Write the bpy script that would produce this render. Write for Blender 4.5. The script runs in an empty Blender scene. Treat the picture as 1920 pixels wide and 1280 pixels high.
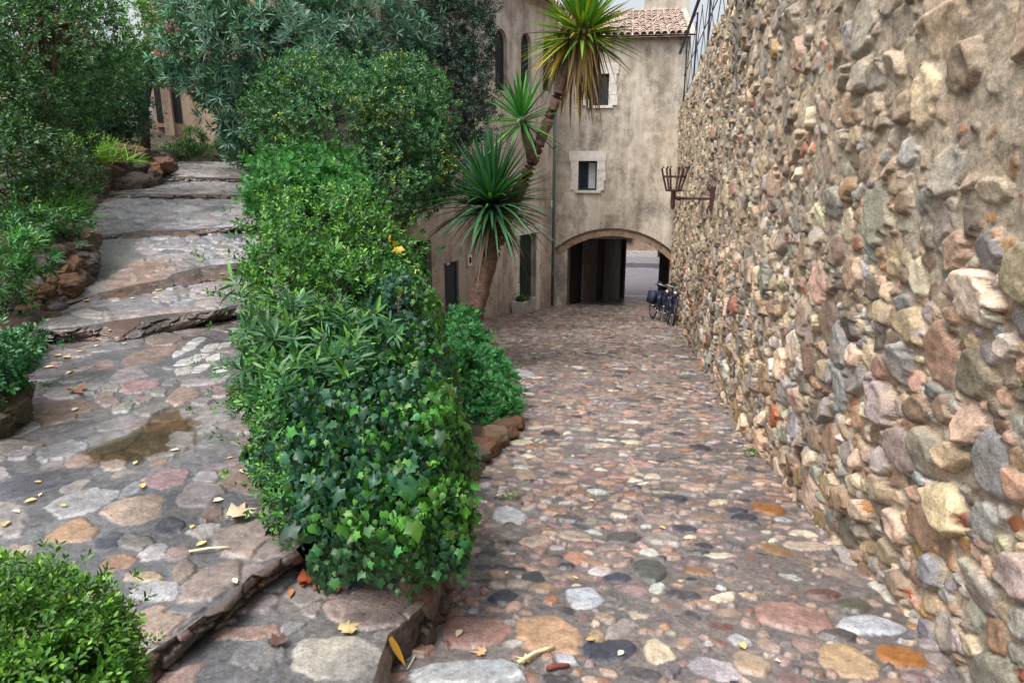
import bpy, math, random
import numpy as np
from math import radians, sin, cos, pi
random.seed(7); RNG = np.random.default_rng(7)
D = bpy.data; SC = bpy.context.scene; COL = SC.collection

# ------------------------------------------------------------------ camera, sky, sun, exposure
EYE = 1.7; F_PX = 1280.0; PITCH = math.atan(330/1280.0); YAW = radians(9.0857); SLOPE = 0.11935
cam_d = D.cameras.new('camera'); cam = D.objects.new('camera', cam_d); COL.objects.link(cam)
cam.location = (0, 0, EYE); cam.rotation_euler = (pi/2 - PITCH, 0, YAW)
cam_d.sensor_width = 36; cam_d.lens = 36*F_PX/1920; cam_d.clip_start = 0.05; cam_d.clip_end = 500
SC.camera = cam
SUN_EL, SUN_ROT = radians(64), radians(222)
w = D.worlds.new('World'); SC.world = w; w.use_nodes = True
nt = w.node_tree; nt.nodes.clear()
sky = nt.nodes.new('ShaderNodeTexSky'); sky.sky_type = 'NISHITA'; sky.sun_disc = False
sky.sun_elevation = SUN_EL; sky.sun_rotation = SUN_ROT; sky.dust_density = 6; sky.air_density = 1.0; sky.ozone_density = 1.0
hs = nt.nodes.new('ShaderNodeHueSaturation'); hs.inputs['Saturation'].default_value = 0.30
bg = nt.nodes.new('ShaderNodeBackground'); bg.inputs['Strength'].default_value = 0.15
wo = nt.nodes.new('ShaderNodeOutputWorld')
nt.links.new(sky.outputs[0], hs.inputs['Color']); nt.links.new(hs.outputs[0], bg.inputs['Color']); nt.links.new(bg.outputs[0], wo.inputs[0])
sl = D.lights.new('sun', 'SUN'); sl.energy = 1.25; sl.angle = radians(28); sl.color = (1, .96, .90)
so = D.objects.new('sun', sl); COL.objects.link(so)
so.rotation_euler = (pi/2 - SUN_EL, 0, radians(-42))
SC.view_settings.view_transform = 'Standard'; SC.view_settings.look = 'None'
SC.view_settings.exposure = 0.88; SC.view_settings.gamma = 1
SC.cycles.max_bounces = 6; SC.cycles.diffuse_bounces = 3; SC.cycles.transmission_bounces = 3
SC.cycles.glossy_bounces = 2; SC.cycles.transparent_max_bounces = 4
SC.cycles.use_denoising = True; SC.cycles.caustics_reflective = False; SC.cycles.caustics_refractive = False

# ------------------------------------------------------------------ survey helpers: where the photo's sight lines meet real surfaces
cp_, sp_ = cos(PITCH), sin(PITCH); cy_, sy_ = cos(YAW), sin(YAW)
def _rz(v): return np.array([v[0]*cy_ - v[1]*sy_, v[0]*sy_ + v[1]*cy_, v[2]])
CF, CU, CR, CC = _rz([0, cp_, -sp_]), _rz([0, sp_, cp_]), _rz([1., 0, 0]), np.array([0, 0, EYE])
def ray(x, y): return CF + (x-960)/F_PX*CR + (640-y)/F_PX*CU
def plane(x, y, n, d0):
    r = ray(x, y); n = np.array(n, float); return CC + (d0 - n@CC)/(n@r)*r
def lane_at(x, y): return plane(x, y, (0, SLOPE, 1), 0)
def atz(x, y, z): return plane(x, y, (0, 0, 1), z)
def aty(x, y, Y): return plane(x, y, (0, 1, 0), Y)
def at(x, y, d): return CC + d*ray(x, y)
def lane_z(Y): return -SLOPE*Y

# ------------------------------------------------------------------ noise
def _h(ix, iy, iz, s):
    n = (ix.astype(np.int64)*374761393 + iy.astype(np.int64)*668265263 + iz.astype(np.int64)*2147483647 + s*1274126177) & 0xffffffff
    n = ((n ^ (n >> 13))*1274126177) & 0xffffffff
    n = ((n ^ (n >> 16))*2246822519) & 0xffffffff
    return ((n ^ (n >> 15)) & 0xffff)/65535.0
def vnoise(p, s=0):
    p = np.asarray(p, float)
    if p.shape[1] == 2: p = np.column_stack([p, np.zeros(len(p))])
    i = np.floor(p); f = p - i; f = f*f*(3-2*f); i = i.astype(np.int64); o = 0
    for dx in (0, 1):
        wx = f[:, 0] if dx else 1-f[:, 0]
        for dy in (0, 1):
            wy = f[:, 1] if dy else 1-f[:, 1]
            for dz in (0, 1):
                wz = f[:, 2] if dz else 1-f[:, 2]
                o = o + wx*wy*wz*_h(i[:, 0]+dx, i[:, 1]+dy, i[:, 2]+dz, s)
    return o
def fbm(p, octv=4, s=0, gain=.5):
    p = np.asarray(p, float); a, t, o = 1.0, 0.0, 0.0
    for k in range(octv): o = o + a*(vnoise(p*2.03**k + 17.1*k, s+k)-.5)*2; t += a; a *= gain
    return o/t
def sstep(a, b, x): t = np.clip((x-a)/(b-a), 0, 1); return t*t*(3-2*t)

# ------------------------------------------------------------------ object helpers
def tag(o, label=None, cat=None, group=None, kind=None):
    if label: o['label'] = label
    if cat: o['category'] = cat
    if group: o['group'] = group
    if kind: o['kind'] = kind
    return o
def empty(name, loc, label, cat, group=None):
    o = D.objects.new(name, None); COL.objects.link(o); o.location = loc; o.empty_display_size = .1
    return tag(o, label, cat, group)
def mesh_np(name, V, faces, mat, parent=None, col=None, smooth=True):
    """faces: list of integer arrays (n,k)"""
    me = D.meshes.new(name); V = np.asarray(V, np.float32)
    q = parent
    while q is not None: V = V - np.array(q.location, np.float32); q = q.parent
    me.vertices.add(len(V)); me.vertices.foreach_set('co', V.ravel())
    faces = [np.asarray(f, np.int32) for f in faces if len(f)]
    idx = np.concatenate([f.ravel() for f in faces]); cnt = np.concatenate([np.full(len(f), f.shape[1], np.int32) for f in faces])
    me.loops.add(len(idx)); me.loops.foreach_set('vertex_index', idx)
    me.polygons.add(len(cnt)); st = np.zeros(len(cnt), np.int32); st[1:] = np.cumsum(cnt)[:-1]
    me.polygons.foreach_set('loop_start', st); me.polygons.foreach_set('loop_total', cnt)
    me.polygons.foreach_set('use_smooth', np.full(len(cnt), smooth, bool))
    me.update(calc_edges=True); me.validate()
    if col is not None:
        a = me.color_attributes.new('Col', 'FLOAT_COLOR', 'POINT')
        c = np.ones((len(V), 4), np.float32); c[:, :3] = col; a.data.foreach_set('color', c.ravel())
    me.materials.append(mat)
    o = D.objects.new(name, me); COL.objects.link(o)
    if parent is not None: o.parent = parent
    return o
def grid_faces(m, n):
    i = np.arange(m*n).reshape(m, n)
    return np.stack([i[:-1, :-1], i[:-1, 1:], i[1:, 1:], i[1:, :-1]], -1).reshape(-1, 4)
class MB:
    """collects boxes, tubes and prisms for one mesh"""
    def __init__(s): s.v = []; s.f = {}; s.n = 0
    def add(s, V, F):
        V = np.asarray(V, float); s.v.append(V)
        for f in F: s.f.setdefault(len(f), []).append([i+s.n for i in f])
        s.n += len(V); return s
    def box(s, lo, hi, M=None, jit=0):
        lo, hi = np.array(lo, float), np.array(hi, float); b = min(.004, .2*np.min(np.abs(hi-lo)))
        V = []
        for z in (0, 1):
            for (x, y) in ((0, 0), (1, 0), (1, 1), (0, 1)): V.append([hi[0] if x else lo[0], hi[1] if y else lo[1], hi[2] if z else lo[2]])
        V = np.array(V)
        if jit: V = V + RNG.uniform(-jit, jit, V.shape)
        if M is not None: V = M(V)
        return s.add(V, [(0, 3, 2, 1), (4, 5, 6, 7), (0, 1, 5, 4), (1, 2, 6, 5), (2, 3, 7, 6), (3, 0, 4, 7)])
    def tube(s, pts, r, n=8, cap=True):
        pts = np.array(pts, float); r = np.broadcast_to(np.array(r, float), (len(pts),)); V = []
        for k, p in enumerate(pts):
            t = pts[min(k+1, len(pts)-1)] - pts[max(k-1, 0)]; t = t/(np.linalg.norm(t)+1e-9)
            a = np.cross(t, [0, 0, 1] if abs(t[2]) < .9 else [1, 0, 0]); a /= np.linalg.norm(a); b = np.cross(t, a)
            for j in range(n): V.append(p + r[k]*(cos(2*pi*j/n)*a + sin(2*pi*j/n)*b))
        F = [(k*n+j, k*n+(j+1) % n, (k+1)*n+(j+1) % n, (k+1)*n+j) for k in range(len(pts)-1) for j in range(n)]
        if cap: F += [tuple(range(n))[::-1], tuple((len(pts)-1)*n+j for j in range(n))]
        return s.add(V, F)
    def build(s, name, mat, parent=None, smooth=False, col=None):
        return mesh_np(name, np.concatenate(s.v), [np.array(f) for f in s.f.values()], mat, parent, col, smooth)

# ------------------------------------------------------------------ materials
def new_mat(name):
    m = D.materials.new(name); m.use_nodes = True; n = m.node_tree.nodes; n.clear()
    o = n.new('ShaderNodeOutputMaterial'); b = n.new('ShaderNodeBsdfPrincipled'); m.node_tree.links.new(b.outputs[0], o.inputs[0])
    return m, n, m.node_tree.links, b, o
def nz(n, l, scale, detail=4, rough=.6, vec=None, sx=None):
    t = n.new('ShaderNodeTexNoise'); t.inputs['Scale'].default_value = scale; t.inputs['Detail'].default_value = detail; t.inputs['Roughness'].default_value = rough
    g = n.new('ShaderNodeTexCoord'); src = g.outputs['Object']
    if sx:
        mp = n.new('ShaderNodeMapping'); mp.inputs['Scale'].default_value = sx; l.new(src, mp.inputs[0]); src = mp.outputs[0]
    l.new(src, t.inputs['Vector']); return t
def ramp(n, l, src, stops):
    r = n.new('ShaderNodeValToRGB'); e = r.color_ramp.elements
    while len(e) < len(stops): e.new(.5)
    for k, (p, c) in enumerate(stops):
        e[k].position = p; e[k].color = (*c, 1) if len(c) == 3 else c
    l.new(src, r.inputs[0]); return r
def mix(n, l, a, b, fac, mode='MIX'):
    m = n.new('ShaderNodeMix'); m.data_type = 'RGBA'; m.blend_type = mode
    for s, v in ((m.inputs['Factor'], fac), (m.inputs['A'], a), (m.inputs['B'], b)):
        if hasattr(v, 'links') or hasattr(v, 'is_linked'): l.new(v, s)
        elif isinstance(v, (int, float)): s.default_value = v
        else: s.default_value = (*v, 1)
    return m.outputs['Result']
def bump(n, l, b, src, strength, dist, prev=None):
    u = n.new('ShaderNodeBump'); u.inputs['Strength'].default_value = strength; u.inputs['Distance'].default_value = dist
    l.new(src, u.inputs['Height'])
    if prev is not None: l.new(prev, u.inputs['Normal'])
    l.new(u.outputs[0], b.inputs['Normal']); return u.outputs[0]
def g3(a): return (a, a, a)
def mat_rock(name, rough=(.55, .9), bscale=1.0, wet=False, gain=1.0):
    m, n, l, b, o = new_mat(name)
    c = n.new('ShaderNodeVertexColor'); c.layer_name = 'Col'
    n1, n2, n3 = nz(n, l, 24, 8, .7), nz(n, l, 95, 6, .75), nz(n, l, 4, 4)
    f1 = ramp(n, l, n1.outputs[0], [(.3, g3(.62*gain)), (.5, g3(1.0*gain)), (.72, g3(1.28*gain))])
    f2 = ramp(n, l, n2.outputs[0], [(.36, g3(.58)), (.5, g3(1.0)), (.64, g3(1.38))])
    f3 = ramp(n, l, n3.outputs[0], [(.3, (.86, .9, .95)), (.7, (1.1, 1.04, .98))])
    x = mix(n, l, c.outputs[0], f1.outputs[0], 1.0, 'MULTIPLY'); x = mix(n, l, x, f2.outputs[0], .8, 'MULTIPLY'); x = mix(n, l, x, f3.outputs[0], 1.0, 'MULTIPLY')
    l.new(x, b.inputs['Base Color'])
    rr = ramp(n, l, n3.outputs[0] if wet else n1.outputs[0], [(.35, g3(rough[0])), (.65, g3(rough[1]))]); l.new(rr.outputs[0], b.inputs['Roughness'])
    p = bump(n, l, b, n1.outputs[0], .55*bscale, .02); bump(n, l, b, n2.outputs[0], .3*bscale, .005, p)
    if wet: b.inputs['Coat Weight'].default_value = .3; b.inputs['Coat Roughness'].default_value = .16; b.inputs['Coat IOR'].default_value = 1.4
    b.inputs['Specular IOR Level'].default_value = .5 if wet else .25
    return m
def mat_leaf(name, rough=.42, trans=.3, spec=.4):
    m, n, l, b, o = new_mat(name)
    c = n.new('ShaderNodeVertexColor'); c.layer_name = 'Col'
    l.new(c.outputs[0], b.inputs['Base Color']); b.inputs['Roughness'].default_value = rough; b.inputs['Specular IOR Level'].default_value = spec
    t = n.new('ShaderNodeBsdfTranslucent'); x = mix(n, l, c.outputs[0], (1.0, 1.25, .45), 1.0, 'MULTIPLY'); l.new(x, t.inputs[0])
    s = n.new('ShaderNodeMixShader'); s.inputs[0].default_value = trans
    l.new(b.outputs[0], s.inputs[1]); l.new(t.outputs[0], s.inputs[2]); l.new(s.outputs[0], o.inputs[0]); return m
def mat_flat(name, colr, rough=.6, var=.25, scale=18, metal=0, bmp=.2, sx=None, spec=.4):
    m, n, l, b, o = new_mat(name); t = nz(n, l, scale, 5, .65, sx=sx)
    r = ramp(n, l, t.outputs[0], [(.3, tuple(c*(1-var) for c in colr)), (.7, tuple(c*(1+var) for c in colr))]); l.new(r.outputs[0], b.inputs['Base Color'])
    b.inputs['Roughness'].default_value = rough; b.inputs['Metallic'].default_value = metal; b.inputs['Specular IOR Level'].default_value = spec
    if bmp: bump(n, l, b, t.outputs[0], bmp, .01)
    return m
def mat_plaster(name, base, pale, dark, stain=(.16, .14, .12), pale_at=.55):
    """old lime plaster: patchy, with weathered streaks and lichen"""
    m, n, l, b, o = new_mat(name)
    big, mid, fine = nz(n, l, .55, 5, .6), nz(n, l, 2.6, 6, .68), nz(n, l, 24, 5, .7)
    strk = nz(n, l, 1.0, 5, .6, sx=(2.6, 2.6, .22)); lich = nz(n, l, 1.5, 8, .75, sx=(1, 1, .6))
    c = ramp(n, l, mid.outputs[0], [(.3, dark), (.5, base), (.7, pale)])
    s1 = ramp(n, l, strk.outputs[0], [(.44, g3(0)), (.66, g3(1))]); x = mix(n, l, c.outputs[0], pale, s1.outputs[0])
    s2 = ramp(n, l, lich.outputs[0], [(.48, g3(0)), (.60, g3(.88))]); s3 = ramp(n, l, fine.outputs[0], [(.36, g3(.25)), (.56, g3(1))])
    f = mix(n, l, s2.outputs[0], s3.outputs[0], 1.0, 'MULTIPLY'); x = mix(n, l, x, stain, f)
    s4 = ramp(n, l, big.outputs[0], [(.35, (.74, .73, .72)), (.65, (1.12, 1.1, 1.06))]); x = mix(n, l, x, s4.outputs[0], 1.0, 'MULTIPLY')
    l.new(x, b.inputs['Base Color']); b.inputs['Roughness'].default_value = .92; b.inputs['Specular IOR Level'].default_value = .15
    p = bump(n, l, b, mid.outputs[0], .5, .03); bump(n, l, b, fine.outputs[0], .5, .01, p); return m
M = dict(
    wall=mat_rock('rubble', (.7, .95), 1.0), lane=mat_rock('wet cobbles', (.16, .40), .9, True), path=mat_rock('wet slabs', (.12, .38), .9, True),
    bank=mat_rock('bank stone', (.5, .9), 1.7), leaf=mat_leaf('leaf', .42, .22), gloss=mat_leaf('glossy leaf', .42, .2, .4), blade=mat_leaf('blade', .38, .2, .4), petal=mat_leaf('petal', .6, .3, .2), dry=mat_leaf('dry leaf', .55, .12, .3),
    bark=mat_flat('bark', (.12, .075, .05), .9, .5, 14, bmp=.9, sx=(1, 1, .5)), stem=mat_flat('stem', (.05, .032, .022), .9, .4, 20),
    yuccabark=mat_flat('yucca bark', (.125, .072, .052), .85, .55, 16, bmp=1.0, sx=(1, 1, 1.6)),
    soil=mat_flat('soil', (.05, .036, .025), .95, .5, 9, bmp=1), iron=mat_flat('rusty iron', (.085, .042, .032), .75, .5, 40, .2, .3), rail=mat_flat('rail iron', (.05, .05, .055), .6, .3, 30, .4),
    plaster=mat_plaster('pale plaster', (.54, .47, .385), (.76, .71, .63), (.36, .30, .235), (.18, .16, .14)),
    plaster2=mat_plaster('brown plaster', (.52, .44, .385), (.66, .59, .53), (.37, .305, .26), (.22, .195, .175)),
    plaster3=mat_plaster('pink plaster', (.38, .28, .215), (.48, .37, .29), (.28, .20, .15), (.2, .15, .12)),
    white=mat_flat('painted white', (.72, .74, .78), .6, .06, 4), sill=mat_flat('dressed stone', (.72, .68, .62), .85, .2, 7, bmp=.4), conc=mat_flat('concrete', (.48, .45, .43), .9, .25, 12, bmp=.4),
    door=mat_flat('green door', (.018, .036, .035), .45, .3, 5, sx=(4, 4, .4)), blued=mat_flat('blue door', (.03, .045, .065), .5, .25, 5, sx=(4, 4, .4)), dark=mat_flat('dark opening', (.012, .012, .014), .8, .3, 6),
    pipe=mat_flat('grey pipe', (.085, .135, .13), .5, .2, 6), glass=mat_flat('glass', (.03, .035, .045), .12, .2, 3, bmp=0, spec=.6), curtain=mat_flat('curtain', (.62, .66, .74), .8, .1, 6),
    asphalt=mat_flat('asphalt', (.17, .165, .185), .55, .2, 3), timber=mat_flat('timber', (.10, .085, .07), .8, .3, 8), tile=mat_flat('roof tile', (.50, .40, .335), .9, .5, 3.5, bmp=.4),
    rubber=mat_flat('rubber', (.015, .015, .017), .6, .2, 10), frame=mat_flat('bicycle paint', (.015, .022, .05), .35, .15, 5), steel=mat_flat('steel', (.25, .25, .27), .35, .1, 10, .8), bag=mat_flat('blue bag', (.022, .032, .06), .6, .3, 9),
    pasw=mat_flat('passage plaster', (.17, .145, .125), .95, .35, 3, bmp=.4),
    brick=mat_flat('arch brick', (.34, .235, .165), .9, .45, 8, bmp=.6))

# ------------------------------------------------------------------ stone fields
def pack(area, sizes, seed, fixed=(), tight=.86):
    """throw stones of falling size on a rectangle; returns centres and radii; fixed = [(x, y, rx, ry, ang, colour)]"""
    g = np.random.default_rng(seed); x0, x1, y0, y1 = area
    C = np.array([[f[0], f[1]] for f in fixed]).reshape(-1, 2); Rr = np.array([math.sqrt(f[2]*f[3]) for f in fixed])
    Rb = np.array([.9*max(f[2], f[3]) for f in fixed])
    for (r0, r1, att) in sizes:
        for _ in range(max(1, att//400)):
            c = np.column_stack([g.uniform(x0, x1, 400), g.uniform(y0, y1, 400)]); r = g.uniform(r0, r1, 400)
            if len(C):
                ok = np.ones(400, bool)
                for k in range(0, len(C), 4000):
                    dd = np.hypot(c[:, None, 0]-C[None, k:k+4000, 0], c[:, None, 1]-C[None, k:k+4000, 1])
                    ok &= np.all(dd > tight*(r[:, None]+Rb[None, k:k+4000]), 1)
                c, r = c[ok], r[ok]
            keep = []
            for i in range(len(c)):
                if all((c[i, 0]-c[j, 0])**2+(c[i, 1]-c[j, 1])**2 > (tight*(r[i]+r[j]))**2 for j in keep): keep.append(i)
            C = np.concatenate([C, c[keep]]); Rr = np.concatenate([Rr, r[keep]]); Rb = np.concatenate([Rb, r[keep]])
    return C, Rr
def stone_eval(P, C, Rr, seed, fixed=(), asp=(1.0, 1.5), ang=.35, grow=1.16, corners=(6, 9), sharp=9):
    """for every point: nearest stone, its normalised distance, the runner-up's, and the local offset"""
    g = np.random.default_rng(seed); N = len(P); cs = .2
    F1 = np.full(N, 9.); F2 = np.full(N, 9.); ID = np.full(N, -1, np.int32); Q = np.zeros((N, 2))
    lo = P.min(0); ij = ((P-lo)/cs).astype(np.int64); nx = ij[:, 0].max()+1; ny = ij[:, 1].max()+1
    key = ij[:, 0]*ny+ij[:, 1]; order = np.argsort(key, kind='stable'); ks = key[order]
    for i in range(len(C)):
        if i < len(fixed): rx, ry, an = fixed[i][2]*.95, fixed[i][3]*.95, fixed[i][4]
        else:
            a = math.sqrt(g.uniform(*asp)); rx, ry = Rr[i]*a*grow, Rr[i]/a*grow; an = g.normal(0, ang)
        kk = g.integers(*corners); th = np.arange(kk)*2*pi/kk+g.uniform(0, 6)+g.uniform(-.3, .3, kk); of = g.uniform(.82, 1.12, kk)
        R = max(rx, ry)*1.35; a0 = np.floor((C[i]-R-lo)/cs).astype(int); a1 = np.floor((C[i]+R-lo)/cs).astype(int)
        if a1[0] < 0 or a1[1] < 0 or a0[0] >= nx or a0[1] >= ny: continue
        y0, y1 = max(a0[1], 0), min(a1[1], ny-1); sel = []
        for ix in range(max(a0[0], 0), min(a1[0], nx-1)+1):
            s0 = np.searchsorted(ks, ix*ny+y0, 'left'); s1 = np.searchsorted(ks, ix*ny+y1, 'right')
            if s1 > s0: sel.append(order[s0:s1])
        if not sel: continue
        sel = np.concatenate(sel); q = P[sel]-C[i]; c, s = cos(an), sin(an)
        q = np.column_stack([(q[:, 0]*c+q[:, 1]*s)/rx, (-q[:, 0]*s+q[:, 1]*c)/ry])
        m = (q**2).sum(1) < 1.8; sel, q = sel[m], q[m]
        if not len(sel): continue
        dd = np.zeros(len(sel))
        for t, f in zip(th, of): dd += np.maximum(0, (q[:, 0]*cos(t)+q[:, 1]*sin(t))/f)**sharp
        dd = dd**(1/sharp); f1 = F1[sel]; b = dd < f1
        F2[sel] = np.where(b, f1, np.minimum(F2[sel], dd)); F1[sel] = np.where(b, dd, f1); ID[sel] = np.where(b, i, ID[sel]); Q[sel[b]] = q[b]
    return F1, F2, ID, Q
def pick(pal, n, seed):
    g = np.random.default_rng(seed); wts = np.array([p[1] for p in pal], float); c = np.array([p[0] for p in pal])[g.choice(len(pal), n, p=wts/wts.sum())]
    return np.clip(c*g.uniform(.78, 1.22, (n, 1))*g.uniform(.93, 1.07, (n, 3)), .01, .8)

# ------------------------------------------------------------------ the cobbled lane
LANE_PAL = [((.31, .205, .165), 20), ((.33, .24, .19), 14), ((.27, .155, .115), 12), ((.37, .285, .245), 14), ((.25, .215, .205), 12), ((.31, .17, .09), 3), ((.045, .052, .075), 10), ((.09, .095, .105), 5), ((.58, .50, .40), 9), ((.46, .46, .47), 6), ((.24, .15, .165), 7)]
def px_stone(x, y, wpx, hpx, col, surf):
    a, b = surf(x-wpx/2, y), surf(x+wpx/2, y); c, d = surf(x, y-hpx/2), surf(x, y+hpx/2)
    o = (a+b)/2; u = (b-a)[:2]; return (o[0], o[1], np.linalg.norm(u)/2, np.linalg.norm((d-c)[:2])/2, math.atan2(u[1], u[0]), col)
DK, DG, LG, CRM, PCH, ORG, PNK, TAN, GRN = (.04, .048, .075), (.085, .10, .10), (.45, .47, .50), (.52, .45, .35), (.40, .27, .18), (.36, .15, .04), (.30, .19, .165), (.40, .30, .2), (.13, .135, .10)
lane_fixed = [px_stone(*s, lane_at) for s in [(945, 1125, 55, 32, DK), (1220, 1072, 68, 52, DG), (1160, 1087, 56, 20, DK), (1090, 1125, 76, 52, LG), (1195, 1150, 92, 38, CRM), (1140, 1223, 118, 40, DK), (1030, 1190, 130, 82, PCH), (1290, 1163, 60, 26, DK), (1405, 1080, 66, 26, DK), (880, 1268, 240, 60, (.36, .38, .4)), (1630, 1177, 130, 40, LG), (1590, 1245, 112, 64, TAN), (1690, 1235, 110, 40, ORG), (1600, 1142, 72, 30, GRN), (1440, 955, 72, 26, ORG), (1395, 972, 56, 16, DK), (1380, 957, 44, 13, DK), (1285, 992, 52, 14, DK), (955, 965, 72, 38, LG), (1255, 855, 50, 12, DK), (890, 1190, 150, 70, PNK), (1235, 1228, 70, 50, CRM), (1480, 1160, 150, 60, PNK), (910, 1068, 46, 18, DK), (1440, 1080, 40, 20, (.2, .16, .15)), (1265, 935, 60, 14, DK), (1240, 922, 40, 8, CRM), (1540, 1120, 70, 18, (.17, .09, .08)), (1120, 1200, 40, 30, TAN), (1350, 1180, 70, 18, (.2, .09, .08)), (980, 700, 60, 12, LG)]]
def lane_edge(Y): return np.interp(Y, [0, 2.0, 2.9, 4.2, 6.6, 9, 12, 15.4, 17, 20.3], [-.72, -.75, -.84, -.95, -1.02, -1.5, -2.5, -3.4, -2.9, -2.0])
def build_lane():
    area = (-3.9, 1.8, .3, 21); C, Rr = pack(area, [(.075, .11, 1000), (.048, .075, 7000), (.030, .048, 30000), (.017, .030, 30000)], 11, lane_fixed)
    pal = pick(LANE_PAL, len(C), 3); pal = np.clip(pal*1.0+np.array([.27, .22, .205])*.06, .02, .66); dkm = pal.mean(1) < .11; pal[dkm] = pal[dkm]*.55
    for i, f in enumerate(lane_fixed): pal[i] = f[5]
    gg = np.random.default_rng(5); dome = gg.uniform(.007, .026, len(C)); tilt = gg.normal(0, .35, (len(C), 2))
    Vs, Fs, Cs, n0 = [], [], [], 0
    for (X0, X1, dx, Y0, Y1, a, b) in ((-1.4, 1.75, .0062, .6, 4.6, .004, .0012), (-3.9, 1.75, .0135, 4.58, 30, .003, .0021)):
        xs = np.arange(X0, X1, dx); ys = [Y0]
        while ys[-1] < Y1: ys.append(ys[-1]+a+b*ys[-1])
        ys = np.array(ys); XX, YY = np.meshgrid(xs, ys); P = np.column_stack([XX.ravel(), YY.ravel()])
        Pw = P + .010*np.column_stack([fbm(P*26, 3, 4), fbm(P*26, 3, 9)])
        F1, F2, ID, Q = stone_eval(Pw, C, Rr, 21, lane_fixed, (1.0, 2.2), .5, .97)
        i = np.maximum(ID, 0); ed = np.clip(np.minimum((1-F1)/.30, (F2-F1)/.34), 0, 1); ed[ID < 0] = 0
        prof = (1-(1-ed)**2.4); hs_ = dome[i]*(prof*(1+.5*(tilt[i]*Q).sum(1))) - .002
        mort = .0055*fbm(P*7, 3, 2) + .003*fbm(P*40, 2, 6) + .007*sstep(-.2, .4, fbm(P*1.1, 2, 31))
        z = np.maximum(hs_, mort) + .0035*fbm(P*26, 3, 8) + .02*fbm(P*.7, 2, 41)
        k = sstep(-.0015, .004, hs_-mort)*sstep(0, .18, ed)
        mc = np.array([.205, .182, .175])*(1+.35*fbm(P*3, 3, 12))[:, None]*(1+.3*fbm(P*60, 2, 15))[:, None]
        pc_ = pal[i]; lum = pc_.mean(1, keepdims=True); pc_ = np.clip(lum+1.15*(pc_-lum), .01, .7)*np.where(lum > .2, 1.22, .95); c = mc*.92*(1-k[:, None]) + pc_*(1+.30*fbm(P*20, 2, 14))[:, None]*k[:, None]
        dirt = sstep(.1, .6, fbm(P*.9, 3, 51)); c = c*(1-.25*dirt[:, None])
        film = np.where(i < len(lane_fixed), .12, .08+.34*sstep(-.3, .4, fbm(P*3.5, 4, 52)))*(ID >= 0); c = c*(1-film[:, None])+mc*1.08*film[:, None]
        V = np.column_stack([P, lane_z(P[:, 1])+z])
        Vs.append(V); Cs.append(np.clip(c*.80, .008, .6)); Fs.append(grid_faces(len(ys), len(xs))+n0); n0 += len(V)
    tag(mesh_np('cobbled_lane', np.concatenate(Vs), [np.concatenate(Fs)], M['lane'], col=np.concatenate(Cs)), 'wet cobbled lane sloping down to the archway', kind='structure')
build_lane()

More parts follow.
